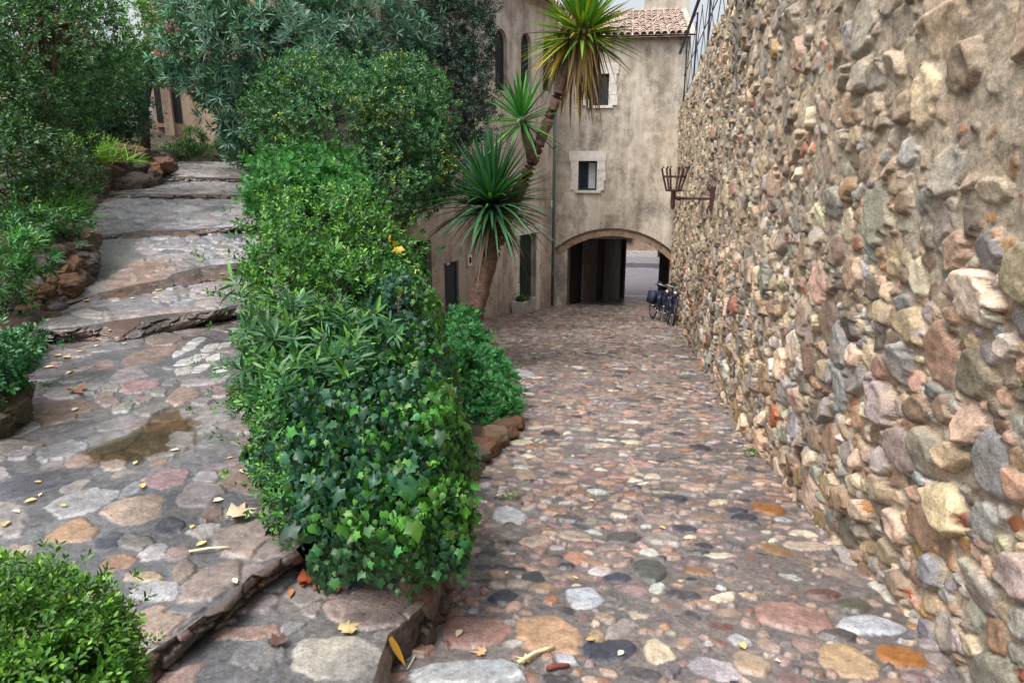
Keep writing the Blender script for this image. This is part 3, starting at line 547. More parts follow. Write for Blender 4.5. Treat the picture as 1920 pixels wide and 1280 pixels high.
for z in (-1.4, .4, 2.2, 4): pp.tube([(pxx, pyy, z-.03), (pxx, pyy, z+.03)], .075, 10)
dn = pp.build('downspout', M['pipe'], bld, True)
bx_ = aty(1031, 382, pyy-.1); MB().box(bx_-[.07, .03, .1], bx_+[.07, .03, .1]).build('meter_box', M['white'], bld)
cx_ = float(aty(1267, 500, FY-.04)[0]); MB().tube([(cx_, FY-.045, -2.4), (cx_, FY-.045, .05)], .035, 8).build('conduit', M['conc'], bld, True)
zb = float(aty(1000, 357, FY)[2]); MB().tube([(pxx-.9, pyy-2.3, zb), (pxx-.03, pyy-.02, zb)], .022, 6).build('drain_branch', M['pipe'], bld, True)

# side building
SA = np.array([-1.95, 20.1]); SD = np.array([-.297, -.955]); SD = SD/np.linalg.norm(SD); SN = np.array([-SD[1], SD[0]])
if SN[0] < 0: SN = -SN
TS = lambda s, w_, z: (SA[0]+SD[0]*s-SN[0]*w_, SA[1]+SD[1]*s-SN[1]*w_, z)
def pc(mb, lo, hi): mb.box(lo, hi, lambda V: np.array([TS(*v) for v in V]))
def sp(x, y):
    P = plane(x, y, (SN[0], SN[1], 0), SN@SA); return float((P[:2]-SA)@SD), float(P[2])
sb = empty('side_building', (SA[0]+SD[0]*4-.2, SA[1]+SD[1]*4, -2.2), 'brown plaster house with dark doors and small arched openings beside the lane', 'building')
dt0, dt1 = sp(1005, 500)[0], sp(972, 500)[0]; dz1 = sp(990, 438)[1]
s0, s1 = sp(860, 500)[0], sp(833, 500)[0]; sz1 = sp(846, 491)[1]
w0, w1 = sp(809, 480)[0], sp(776, 480)[0]; wz1 = sp(792, 452)[1]
def arched(x0, x1, ytop, ybot):
    t0, t1 = sorted((sp(x0, ytop)[0], sp(x1, ytop)[0])); r = (t1-t0)/2; zt = sp((x0+x1)/2, ytop)[1]; c = (t0+t1)/2
    return (t0, t1, zt-1.35, lambda s: zt-r+math.sqrt(max(r*r-(s-c)**2, 0)))
TEND = sp(722, 200)[0]
arches = [arched(928, 951, 54, 130), arched(977, 997, 62, 130), arched(1019, 1035, 70, 130), arched(850, 885, 40, 120)]
doorh = (dt0, dt1, -2.86, flat(dz1)); sdoor = (s0, s1, -2.86, flat(sz1)); winh = (w0, w1, -1.1, flat(wz1))
mb = MB(); wall_strip(mb, TS, -.05, TEND, -2.9, 5.75, [doorh, sdoor, winh]+arches); 
pc(mb, (TEND-.3, .003, -3), (TEND-.003, 2.6, 5.7)); pc(mb, (.4, .6, -3), (TEND-.4, 2.5, 5.6)); mb.build('wall', M['plaster2'], sb)
MBX = lambda lo, hi, jit=0: MB().box(lo, hi, lambda V: np.array([TS(*v) for v in V]), jit)
gz = lambda s: lane_z(SA[1]+SD[1]*s)
d = MBX((dt0, .16, gz(dt0)-.1), (dt1, .22, dz1)).build('door', M['door'], sb)
mb = MB()
for k in range(5): pc(mb, (dt0+.04+k*(dt1-dt0-.08)/5, .14, gz(dt0)+.08), (dt0+.02+(k+1)*(dt1-dt0-.08)/5, .158, dz1-.06))
mb.build('plank', M['door'], d); pc(mb := MB(), (dt0+.1, .1, gz(dt0)+.95), (dt0+.14, .139, gz(dt0)+1.1)); mb.build('handle', M['iron'], d)
mb = MB(); pc(mb, (dt0-.32, -.045, dz1), (dt1+.22, .1, dz1+.2)); 
for k in range(5): pc(mb, (dt1, -.03-.01*(k % 2), gz(dt1)-.05+k*.43), (dt1+.16+.07*(k % 2), .1, gz(dt1)-.05+(k+1)*.43-.012)); pc(mb, (dt0-.2-.07*(k % 2), -.028, gz(dt0)-.05+k*.43), (dt0, .1, gz(dt0)-.05+(k+1)*.43-.012))
mb.build('door_surround', M['sill'], sb)
d = MBX((s0, .06, gz(s0)-.1), (s1, .12, sz1)).build('door', M['blued'], sb); tag(d, 'small dark blue metal door')
mb = MB(); pc(mb, (s0+.02, .045, gz(s0)), (s0+.06, .058, sz1-.02)); pc(mb, (s1-.06, .045, gz(s0)), (s1-.02, .058, sz1-.02)); pc(mb, (s0+.06, .045, sz1-.08), (s1-.06, .058, sz1-.02)); mb.build('frame', M['blued'], d)
f = MBX((w0, .2, -1.2), (w1, .25, wz1)).build('window', M['dark'], sb)
mb = MB()
for k in range(6): pc(mb, (w0+.05+k*(w1-w0-.1)/5-.012, .1, -1.1), (w0+.05+k*(w1-w0-.1)/5+.012, .13, wz1))
mb.build('bar', M['rail'], f)
for k, h in enumerate(arches):
    o = MBX((h[0]+.002, .10, h[2]+.002), (h[1]-.002, .16, h[3]((h[0]+h[1])/2)-.002)).build('window', M['dark'], sb)  # dark panel closes the arch, standing in for its unlit interior
mt, mz = sp(878, 487); mb = MB(); pc(mb, (mt-.09, -.05, mz-.14), (mt+.09, .05, mz+.12)); o = mb.build('meter_box', M['sill'], sb); pc(mb := MB(), (mt-.05, -.056, mz-.07), (mt+.04, -.051, mz+.06)); mb.build('meter_window', M['dark'], o)
tile_roof(sb, lambda s, d_, z: TS(s, d_-.3, z), -.3, TEND+.2, 5.72, 1.0, 3.0)
def sign(x, y, wpx, hpx, name, label, off=-.02):
    t, z = sp(x, y); P = np.array(TS(t, 0, z)); dd = (P-CC)@CF; ww, hh = wpx*dd/F_PX*1.25, hpx*dd/F_PX
    mb = MB(); pc(mb, (t-ww/2, off-.012, z-hh/2), (t+ww/2, off+.03, z+hh/2)); o = mb.build(name, M['white']); tag(o, label, 'sign')
sign(783, 413, 9, 17, 'wall_sign', 'small white plaque on the brown wall above the barred window')
sign(842, 494, 8, 6, 'door_sign', 'tiny white plate at the top of the small blue door', .03)
sign(995, 568, 7, 14, 'paper_notice', 'white paper notice near the foot of the dark green door', .11)

# house at the top of the stepped path and a house behind the tiled roof
hb = empty('upper_house', tuple(at(360, 300, 20)-[0, 0, .3]), 'pinkish plaster house behind the oleander at the top of the steps', 'building')
def bpx(mb, x0, x1, d0, d1, z0, z1):
    a, b = at(x0, 300, d0), at(x1, 300, d0); f = CF.copy(); f[2] = 0; f /= np.linalg.norm(f); f = f*(d1-d0)
    V = [np.array([*p[:2], z]) for z in (z0, z1) for p in (a, b, b+f, a+f)]; mb.add(V, [(0, 3, 2, 1), (4, 5, 6, 7), (0, 1, 5, 4), (1, 2, 6, 5), (2, 3, 7, 6), (3, 0, 4, 7)])
mb = MB(); bpx(mb, 298, 520, 20, 25, 1.2, 6.6); mb.build('wall', M['plaster3'], hb)
mb = MB(); bpx(mb, 316, 333, 19.85, 20.03, 1.2, 4.6); bpx(mb, 405, 422, 19.85, 20.03, 1.2, 4.6); bpx(mb, 290, 300, 19.9, 20.2, 1.2, 2.3); mb.build('pilaster', M['plaster3'], hb)
mb = MB(); bpx(mb, 304, 316, 19.97, 20.03, 2.9, 3.9); bpx(mb, 337, 350, 19.97, 20.03, 2.9, 4.0); o = mb.build('window', M['dark'], hb)
mb = MB(); bpx(mb, 300, 318, 19.9, 20.05, 2.76, 2.86); mb.build('sill', M['brick'], o)
x0 = float(aty(1212, 10, 25)[0]); MB().box((x0, 25, 4.8), (1.9, 29, 8.2)).build('upper_storey', M['plaster'], bld)
# street beyond the passage, rising away, closed by a pale house
xs = np.linspace(-14, 14, 15); ys = np.linspace(25.2, 44, 14); XX, YY = np.meshgrid(xs, ys); ZZ = -3.08+(YY-25.2)*.0+np.maximum(YY-27, 0)*.055
tag(mesh_np('street', np.column_stack([XX.ravel(), YY.ravel(), ZZ.ravel()]), [grid_faces(14, 15)], M['asphalt']), 'grey street beyond the passage', kind='structure')
xs = np.linspace(-2.2, 1.7, 5); ys = np.linspace(20.2, 25.4, 5); 
fb = empty('far_house', (1, 34, -2.9), 'sunlit pale house across the street seen through the archway', 'building')
MB().box((-12, 34, -3.2), (14, 38, 4)).build('wall', M['plaster3'], fb); MB().box((-12, 33.93, -3.2), (14, 34.0, -2.35)).build('plinth', M['conc'], fb)
MB().box((1.75, 33.9, -2.9), (2.75, 33.99, -.4)).build('door', M['dark'], fb); f_ = MB().box((-.6, 33.9, -1.9), (.5, 33.99, -.5)).build('window', M['dark'], fb)
mb = MB().box((-8, 31.6, -2.95), (9, 33.9, -2.62)); tag(mb.build('pavement', M['asphalt']), 'pale pavement across the street', kind='structure')
tag(MB().box((-6, 25.35, -3.2), (1.9, 25.65, -3.02)).build('kerb', M['conc']), 'stone kerb at the far end of the passage', kind='structure')

# ------------------------------------------------------------------ torch bracket on the wall
TY = 10.25; WX = float(wall_x(TY))-.02; pt = plane(1262, 372, (0, 1, 0), TY); tz = float(pt[2]); tx = float(pt[0])
tb = empty('torch_bracket', (WX, TY, tz), 'rusty iron torch basket on a horizontal arm fixed to the rubble wall', 'wall torch')
mb = MB().box((WX-.05, TY-.035, tz-.17), (WX+.02, TY+.035, tz+.17)); mb.tube([(WX-.05, TY, tz+.1), (WX-.085, TY, tz+.16), (WX-.07, TY, tz+.2)], .016, 6); mb.tube([(WX-.05, TY, tz-.1), (WX-.085, TY, tz-.16), (WX-.06, TY, tz-.2)], .016, 6); mb.build('wall_plate', M['iron'], tb)
mb = MB().tube([(WX-.04, TY, tz), (tx, TY, tz)], .019, 8); mb.tube([(tx+.06, TY, tz), (tx+.1, TY, tz)], .03, 8); mb.build('arm', M['iron'], tb)
z1, z2, z3, zb = [float(aty(1262, y, TY)[2]) for y in (357, 331, 317, 392)]
bk = MB().tube([(tx, TY, zb), (tx, TY, zb+.05), (tx, TY, z1)], [.018, .034, .034], 8).build('stem', M['iron'], tb)
r1, r2, r3 = .10, .155, .18
mb = MB()
for (r, z) in ((r1, z1), (r2, z2)): mb.tube([(tx+r*cos(2*pi*k/20), TY+r*sin(2*pi*k/20), z) for k in range(21)], .016, 6)
mb.tube([(tx-r1, TY, z1), (tx+r1, TY, z1)], .012, 6); mb.tube([(tx, TY-r1, z1), (tx, TY+r1, z1)], .012, 6); mb.build('basket_ring', M['iron'], tb)
for k in range(6):
    a = 2*pi*k/6+.1; mb = MB().tube([(tx+r*cos(a), TY+r*sin(a), z) for r, z in ((r1, z1), (r2, z2), (r3, z3), (r3-.03, z3+.03))], .016, 6); mb.build('basket_bar', M['iron'], tb)
# railing on top of the wall
rl = empty('iron_railing', (1.42, 14, 3.4), 'thin iron railing climbing along the top of the rubble wall', 'railing')
RZ = lambda Y: wall_top(Y)+1.38
MB().tube([(1.33, 19.9, RZ(19.9)), (1.33, 6, RZ(6))], .035, 8).build('handrail', M['rail'], rl)
for k, Y in enumerate((19.0, 16.5, 14.05, 11.5, 9.0, 6.5)):
    MB().tube([(1.43, Y, wall_top(Y)-.05), (1.43, Y, RZ(Y)+.1), (1.35, Y, RZ(Y))], .02, 6).build('post', M['rail'], rl)
mb = MB()
for Y in np.arange(6.5, 19, 1.25): mb.tube([(1.4, Y, wall_top(Y)+.1), (1.4, Y+1.25, RZ(Y+1.25)-.1)], .008, 5); mb.tube([(1.41, Y+1.25, wall_top(Y+1.25)+.1), (1.41, Y, RZ(Y)-.1)], .008, 5)
mb.tube([(1.42, 19.3, wall_top(19.3)+.1), (1.42, 6.2, wall_top(6.2)+.1)], .01, 5); mb.tube([(1.42, 19.3, wall_top(19.3)+.7), (1.42, 6.2, wall_top(6.2)+.7)], .01, 5)
mb.build('brace_wire', M['rail'], rl)

# ------------------------------------------------------------------ bicycles by the archway
def bicycle(loc, rz, label, seed):
    b = empty('bicycle', loc, label, 'bicycle', 'bicycles parked by the archway'); b.rotation_euler = (0, radians(7), rz); b.scale = (.93, .93, .93)
    def P(mb, nm, mat, par=b, sm=True): o = mesh_np(nm, np.concatenate(mb.v), [np.array(f) for f in mb.f.values()], mat, None, None, sm); o.parent = par; return o
    R = .33
    for y, nm in ((-.52, 'front'), (.52, 'rear')):
        circ_ = [(0, y+R*cos(2*pi*k/28), R+R*sin(2*pi*k/28)) for k in range(29)]
        wl = P(MB().tube(circ_, .024, 8), 'wheel', M['rubber']); mb = MB().tube([(0, y+(R-.03)*cos(2*pi*k/28), R+(R-.03)*sin(2*pi*k/28)) for k in range(29)], .011, 6); mb.tube([(-.05, y, R), (.05, y, R)], .02, 8)
        for k in range(12): mb.tube([(0, y, R), (0, y+(R-.03)*cos(pi*k/6), R+(R-.03)*sin(pi*k/6))], .003, 4)
        P(mb, 'rim', M['steel'], wl)
        mb = MB().tube([(0, y+(R+.04)*cos(t), R+(R+.04)*sin(t)) for t in np.linspace(.2, 2.6, 14)], [.03]*14, 6); P(mb, 'mudguard', M['frame'])
    mb = MB(); hd, bb_, st, ra = (0, -.36, .80), (0, .02, .28), (0, .20, .80), (0, .52, .33)
    for a, c in ((hd, bb_), (hd, st), (bb_, st), (bb_, ra), (st, ra)): mb.tube([a, c], .02, 8)
    P(mb, 'frame', M['frame'])
    P(MB().tube([(0, -.52, .33), (0, -.42, .62), (0, -.36, .80), (0, -.34, .96)], .018, 8), 'fork', M['frame'])
    P(MB().tube([(-.29, -.18, .99), (-.24, -.30, 1.02), (0, -.34, .97), (.24, -.30, 1.02), (.29, -.18, .99)], .014, 8), 'handlebar', M['steel'])
    mb = MB().tube([(0, .22, .80), (0, .23, .9)], .016, 8); mb.tube([(0, .07, .92), (0, .2, .93), (0, .34, .93)], [.02, .05, .085], 10); P(mb, 'saddle', M['rubber'])
    mb = MB().tube([(-.09, .02, .28), (.09, .02, .28)], .015, 8); mb.tube([(.09, .02, .28), (.09, -.1, .17)], .012, 6); mb.tube([(-.09, .02, .28), (-.09, .14, .39)], .012, 6); mb.box((.09, -.15, .15), (.19, -.05, .18)); mb.box((-.19, .09, .38), (-.09, .19, .41)); P(mb, 'pedal', M['steel'])
    for sx in (-1, 1): P(MB().box((min(sx*.05, sx*.17), .32, .38), (max(sx*.05, sx*.17), .70, .70), None, .015), 'pannier', M['bag'])
    P(MB().box((-.07, -.45, .80), (.07, -.40, .90), None, .006), 'headlamp', M['steel'])
    return b
pb = lane_at(1236, 606); bicycle((pb[0]-.02, pb[1]+.4, lane_z(pb[1]+.4)+.0), radians(14), 'dark blue bicycle standing on the lane side of the pair by the archway', 1)
pb = lane_at(1256, 610); bicycle((pb[0]-.02, pb[1]+.45, lane_z(pb[1]+.45)+.0), radians(4), 'dark blue bicycle leaning against the rubble wall by the archway', 2)

# ------------------------------------------------------------------ concrete planter
pt_ = sp(966, 590)[0]; pl0 = gz(pt_)-.02
pr = empty('planter_trough', TS(pt_, -.25, pl0), 'grey concrete planter trough beside the dark green door', 'planter')
def prism(lo, hi, tp):  # tapered box, wider at the top
    V = []
    for z, k in ((lo[2], tp), (hi[2], 0)):
        for x, y in ((lo[0]+k, lo[1]+k), (hi[0]-k, lo[1]+k), (hi[0]-k, hi[1]-k), (lo[0]+k, hi[1]-k)): V.append((x, y, z))
    return [TS(*v) for v in V]
mb = MB(); F6 = [(0, 3, 2, 1), (0, 1, 5, 4), (1, 2, 6, 5), (2, 3, 7, 6), (3, 0, 4, 7)]
L0, L1 = pt_-.42, pt_+.42
mb.add(prism((L0, -.44, pl0+.04), (L1, -.08, pl0+.40), .035), F6)
inn = prism((L0+.05, -.39, pl0+.1), (L1-.05, -.13, pl0+.40), .03); out = prism((L0, -.44, pl0+.04), (L1, -.08, pl0+.40), .035)
mb.add(out[4:]+inn[4:], [(0, 1, 5, 4), (1, 2, 6, 5), (2, 3, 7, 6), (3, 0, 4, 7)]); mb.add(inn, [(1, 2, 3, 0), (4, 5, 1, 0), (5, 6, 2, 1), (6, 7, 3, 2), (7, 4, 0, 3)])
for s in (L0+.1, L1-.22): pc(mb, (s, -.38, pl0-.02), (s+.12, -.14, pl0+.038))
mb.build('trough', M['conc'], pr); MBX((L0+.05, -.39, pl0+.3), (L1-.05, -.13, pl0+.35)).build('potting_soil', M['soil'], pr)

# ------------------------------------------------------------------ plants
def leaf_tpl(kind):
    if kind == 'oval': V = [(0, 0, 0), (-.22, .35, .05), (.22, .35, .05), (-.20, .7, .02), (.20, .7, .02), (0, 1, -.06), (0, .5, -.03)]; F = [(0, 2, 6), (0, 6, 1), (1, 6, 3), (6, 2, 4), (3, 6, 5), (6, 4, 5)]
    elif kind == 'narrow': V = [(0, 0, 0), (-.10, .4, .03), (.10, .4, .03), (0, .4, -.01), (-.06, .8, -.03), (.06, .8, -.03), (0, 1, -.12)]; F = [(0, 2, 3), (0, 3, 1), (1, 3, 5, 4), (3, 2, 5), (4, 5, 6)]
    elif kind == 'ivy':
        o = [(0, .06), (.26, -.12), (.43, .18), (.62, .40), (.36, .50), (.25, .70), (0, 1.05), (-.25, .70), (-.36, .50), (-.62, .40), (-.43, .18), (-.26, -.12)]
        V = [(0, .35, .07)]+[(x*.95, y, -.22*abs(x)-.14*(y > .9)+.05*((k*5) % 3-1)) for k, (x, y) in enumerate(o)]; F = [(0, k+1, (k+1) % 12+1) for k in range(12)]
    elif kind == 'ivy_young':
        o = [(0, .05), (.24, .0), (.40, .22), (.34, .45), (.20, .62), (0, 1.0), (-.20, .62), (-.34, .45), (-.40, .22), (-.24, .0)]
        V = [(0, .35, .05)]+[(x*.9, y, -.35*abs(x)-.2*(y > .9)) for x, y in o]; F = [(0, k+1, (k+1) % 10+1) for k in range(10)]
    elif kind == 'tiny': V = [(0, 0, 0), (-.3, .5, .06), (.3, .5, .06), (0, 1, 0)]; F = [(0, 2, 3), (0, 3, 1)]
    elif kind == 'fern':   # a small divided leaf: three pointed lobes each side
        V, F = [], []
        for (x, y, a, L) in ((0, .55, 0, .5), (-.05, .45, .7, .45), (.05, .45, -.7, .45), (-.03, .22, 1.0, .38), (.03, .22, -1.0, .38), (0, 0, 0, .6)):
            d = np.array([-sin(a), cos(a)]); s = np.array([cos(a), sin(a)])*.09*(L/.45); b = np.array([x, y]); n = len(V)
            for p, z in ((b, 0), (b+d*L*.5-s, .03), (b+d*L*.5+s, .03), (b+d*L, -.05)): V.append((p[0], p[1], z))
            F += [(n, n+2, n+3), (n, n+3, n+1)]
    elif kind == 'petal': V = [(0, 0, 0), (-.3, .5, .1), (.3, .5, .1), (-.25, .9, .0), (.25, .9, 0)]; F = [(0, 2, 4), (0, 4, 3), (0, 3, 1)]
    return np.array(V, float), F
def unit(v): return v/np.maximum(np.linalg.norm(v, axis=-1, keepdims=True), 1e-9)
class Leaves:
    def __init__(s): s.V = []; s.F = {}; s.C = []; s.n = 0
    def put(s, P, T, N, size, kind, col):
        """leaves at P growing along T with face normal N"""
        V, F = leaf_tpl(kind); T = unit(T); N = unit(N-(N*T).sum(1, keepdims=True)*T); B = np.cross(T, N); k = len(P); size = np.broadcast_to(size, (k,))[:, None, None]
        W = P[:, None]+size*(B[:, None]*V[None, :, 0:1]+T[:, None]*V[None, :, 1:2]+N[:, None]*V[None, :, 2:3]); m = len(V)
        s.V.append(W.reshape(-1, 3)); s.C.append(np.repeat(np.broadcast_to(col, (k, 3)), m, 0)); off = (np.arange(k)*m+s.n)[:, None]
        for d in sorted({len(f) for f in F}):
            f = np.array([q for q in F if len(q) == d]); s.F.setdefault(d, []).append((off[:, None]+f[None]).reshape(-1, d))
        s.n += k*m; return s
    def blades(s, P, T, N, length, width, droop, col, seg=5, fold=.25, tip=None):
        T = unit(T); N = unit(N-(N*T).sum(1, keepdims=True)*T); B = np.cross(T, N); k = len(P); L = np.broadcast_to(length, (k,)); Wd = np.broadcast_to(width, (k,)); dr = np.broadcast_to(droop, (k,)); m = 0; rows = []
        for q in range(seg+1):
            f = q/seg; wd = Wd*min(1, .55+1.6*f)*(1-f**2.2)**.9*.5 if q < seg else Wd*0; c = P+T*(L*f)[:, None]+np.array([0, 0, -1.])*(dr*L*f*f)[:, None]
            rows += [c-B*wd[:, None]+N*(fold*wd)[:, None], c-N*(.12*wd)[:, None], c+B*wd[:, None]+N*(fold*wd)[:, None]]
        W = np.stack(rows, 1); m = W.shape[1]; f = []
        for q in range(seg): f += [(3*q, 3*q+1, 3*q+4, 3*q+3), (3*q+1, 3*q+2, 3*q+5, 3*q+4)]
        s.F.setdefault(4, []).append(((np.arange(k)*m+s.n)[:, None, None]+np.array(f)[None]).reshape(-1, 4)); cc = np.broadcast_to(col, (k, 3))
        C = np.repeat(cc[:, None], m, 1).copy()
        if tip is not None: C[:, -6:] = C[:, -6:]*.5+np.array(tip)*.5
        s.V.append(W.reshape(-1, 3)); s.C.append(C.reshape(-1, 3)); s.n += k*m; return s
    def build(s, name, mat, parent=None):
        return mesh_np(name, np.concatenate(s.V), [np.concatenate(f) for f in s.F.values()], mat, parent, np.clip(np.concatenate(s.C), .002, .9))
def blob(x, y, d, rx, ry, rd):
    """an ellipsoidal clump seen at pixel x, y, d metres away, rx by ry pixels across, rd metres deep"""
    return (at(x, y, d), rx*d/F_PX, ry*d/F_PX, rd)
def blob_points(blobs, n, g, rough=.28, inner=.45, cull=None, freq=1.6):
    """points through the outer part of the clumps with outward normals; the outline is uneven"""
    ar = np.array([b[1]*b[2]+b[2]*b[3]+b[1]*b[3] for b in blobs]); cnt = (n*ar/ar.sum()).astype(int)+1; P, N, Rf = [], [], []
    for b, k in zip(blobs, cnt):
        u = unit(g.normal(size=(k, 3))); f = 1-inner*g.random(k)**1.7; loc = u*np.array([b[1], b[3], b[2]])
        M3 = np.stack([CR, np.array([-CR[1], CR[0], 0]), [0, 0, 1.]]); wv = loc@M3; wob = 1+rough*fbm((b[0]+wv)*freq/np.mean(b[1:3]).clip(.3)*.9, 3, 5)
        p = b[0]+wv*(f*wob)[:, None]; nn = unit((u/np.array([b[1], b[3], b[2]]))@M3); P.append(p); N.append(nn); Rf.append(f)
    P, N, Rf = np.concatenate(P), np.concatenate(N), np.concatenate(Rf)
    M3 = np.stack([CR, np.array([-CR[1], CR[0], 0]), [0, 0, 1.]]); keep = np.ones(len(P), bool)
    for b in blobs:
        q = (P-b[0])@M3.T; e = (q/np.array([b[1], b[3], b[2]])); keep &= (e**2).sum(1) > .30
    if cull is not None: keep &= cull(P)
    return P[keep], N[keep], Rf[keep]
def tone(base, n, g, var=.3, hue=.12): return np.array(base)*np.exp(g.normal(0, var, (n, 1)))*np.exp(g.normal(0, hue, (n, 3))*np.array([1, .4, .6]))
def shoots(lv, P, N, g, nleaf, length, size, kind, base, up=.5, spread=.9, tipcol=None, tipf=.25, var=.28, lumpy=.9):
    """sprigs: each point carries a short shoot with leaves spiralling round it, the youngest at the tip"""
    n = len(P); A = unit(N+np.array([0, 0, up])+g.normal(0, .45, (n, 3))); lump = 1+lumpy*.55*fbm(P*2.4, 3, 77); cb = tone(base, n, g, var*.6)*np.clip(lump, .45, 1.7)[:, None]
    r = np.cross(A, g.normal(size=(n, 3))); r = unit(r); s_ = np.cross(A, r); a0 = g.uniform(0, 6.28, n); isz = size*g.uniform(.75, 1.25, n); tipm = g.random(n) < tipf
    for k in range(nleaf):
        f = (k+.5)/nleaf; a = a0+2.4*k; rad = r*np.cos(a)[:, None]+s_*np.sin(a)[:, None]; sp_ = spread*(1.15-.55*f)
        T = unit(A*(1.1-sp_*.55)+rad*sp_+g.normal(0, .15, (n, 3))); p = P+A*(length*f)+rad*.004
        c = cb*np.exp(g.normal(0, var*.6, (n, 1)))
        if tipcol is not None:
            m = (tipm & (f > .45))[:, None]; c = np.where(m, np.array(tipcol)*np.exp(g.normal(0, .22, (n, 1))), c)
        lv.put(p, T, unit(A*.9-T*.2+np.array([0, 0, .35])+g.normal(0, .3, (n, 3))), isz*(1.05-.35*f)*g.uniform(.8, 1.15, n), kind, c)
def stems(name, base, tips, r0, parent, mat=None, n=6, wig=.06):
    mb = MB(); base = np.array(base, float)
    for t in tips:
        t = np.array(t, float); L = np.linalg.norm(t-base); q = [base+(t-base)*f+np.array([0, 0, .12*L*sin(pi*f)])+RNG.normal(0, wig*L*.4, 3)*(0 < f < 1) for f in np.linspace(0, 1, 7)]
        mb.tube(q, [r0*(1-.8*f) for f in np.linspace(0, 1, 7)], n)
    return mb.build(name, mat or M['stem'], parent, True)
def shrub(name, label, cat, base, blobs, n, kind, size, nleaf, length, col, tip=None, tipf=.25, seed=1, mat='leaf', up=.5, spread=.9, group=None, rough=.28, inner=.45, nst=9, r0=.02, cull=None, var=.28, part='foliage', ext=1.1, gap=-.12):
    g = np.random.default_rng(seed); root = empty(name, tuple(base), label, cat, group); lv = Leaves()
    P, N, Rf = blob_points(blobs, n, g, rough, inner, cull); ex = (g.random(len(P)) < .16)*np.abs(g.normal(0, 1, len(P)))*length*ext; P = P+unit(N+np.array([0, 0, .5]))*ex[:, None]; fq = 1.5/np.mean([b_[1] for b_ in blobs]).clip(.15, 1.5); kp = fbm(P*fq*1.6, 3, 91)+.3*g.random(len(P)) > gap; P, N = P[kp], N[kp]
    shoots(lv, P, N, g, nleaf, length, size, kind, col, up, spread, tip, tipf, var); lv.build(part, M[mat], root)
    if nst:
        idx = g.choice(len(P), nst); stems('stem', base, P[idx]-N[idx]*.05, r0, root)
    return root, P, N
GD, GM, GL, GY, GB = (.022, .062, .030), (.038, .105, .034), (.075, .20, .035), (.13, .24, .03), (.035, .085, .062)

# ivy mound on the low wall between path and lane
def ivy(name, label, base, blobs, n, size, seed, cull=None):
    g = np.random.default_rng(seed); root = empty(name, tuple(base), label, 'ivy'); lv = Leaves(); P, N, Rf = blob_points(blobs, n, g, .30, .38, cull, 1.7)
    kp = fbm(P*4.2, 3, 91)+.25*g.random(len(P)) > -.10; P, N = P[kp], N[kp]; k = len(P); A = unit(N*1.0+np.array([0, 0, .35])+g.normal(0, .5, (k, 3))); T = unit(np.array([0, 0, -1.])-N*.05+g.normal(0, .55, (k, 3)))
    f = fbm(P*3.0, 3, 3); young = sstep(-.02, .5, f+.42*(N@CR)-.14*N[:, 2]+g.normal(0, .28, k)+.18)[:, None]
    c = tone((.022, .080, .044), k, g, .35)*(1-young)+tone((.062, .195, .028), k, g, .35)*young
    m = g.random(k) < .05; c[m] = tone((.13, .26, .06), m.sum(), g, .2)
    sz = size*np.exp(g.normal(-.12, .32, k)); b_ = g.random(k) < .35; lv.put(P[b_], T[b_], A[b_], sz[b_], 'ivy_young', c[b_]*1.15); b_ = ~b_; lv.put(P[b_], T[b_], A[b_], sz[b_], 'ivy', c[b_]); o = lv.build('foliage', M['gloss'], root)
    idx = g.choice(k, 14); stems('stem', base, P[idx]-N[idx]*.06, .012, root); return root, P, N
zb = lambda x, y: float(soil_z(np.array([x]), np.array([y]))[0])
ib = at(710, 1050, 3.2)
iv_blobs = [blob(745, 955, 3.05, 140, 120, .38), blob(650, 925, 3.1, 140, 135, .36), blob(800, 860, 3.5, 88, 170, .36), blob(715, 800, 3.7, 165, 150, .45), blob(600, 830, 3.6, 120, 130, .4), blob(775, 720, 4.4, 82, 140, .42), blob(760, 620, 5.4, 72, 125, .5), blob(730, 540, 6.4, 70, 100, .55), blob(640, 700, 4.4, 130, 100, .45), blob(840, 985, 3.0, 50, 75, .22)]
ivy('ivy_mound', 'dense glossy ivy mound with lobed leaves spilling over the low kerb between path and lane', (ib[0], ib[1], zb(ib[0], ib[1])), iv_blobs, 32000, .044, 101)
# trailing ivy tips along the kerb: each strand is a part of the mound
g = np.random.default_rng(4); mnd = D.objects['ivy_mound']
def strand(pts, tdir):
    q = np.array(pts); k = len(q); lv = Leaves(); N_ = unit(np.column_stack([g.normal(0, .4, k), -np.ones(k), .5+g.normal(0, .3, k)]))
    lv.put(q, np.array(tdir)+g.normal(0, .35, (k, 3)), N_, .036*g.uniform(.5, 1.3, k), 'ivy', tone((.026, .090, .028), k, g, .5)); o = lv.build('trailing_shoot', M['gloss'], mnd); MB().tube(np.concatenate([q, q[-1:]+[0, 0, -.012]])+[0, .014, 0], .0016, 5).build('runner', M['stem'], o)
for k in range(46):
    x = g.uniform(575, 880); y0 = g.uniform(1005, 1055)-(12 if x > 800 else 0); d = np.interp(x, [575, 700, 885], [2.62, 2.62, 2.85]); L = g.uniform(.05, .15); p = at(x, y0, d)
    strand([p+np.array([g.normal(0, .012), g.normal(0, .012)-.02, -q]) for q in np.arange(0, L, .024)], (0, 0, -1))
for (x0, y0, x1, y1) in ((705, 1070, 655, 1098), (690, 1062, 640, 1078), ): strand([atz(x0+(x1-x0)*f, y0+(y1-y0)*f, -.07 if x0 < 800 else -.15) for f in np.linspace(0, 1, 5)], (-.6, -.5, .05) if x0 < 800 else (.4, -.2, -.8))
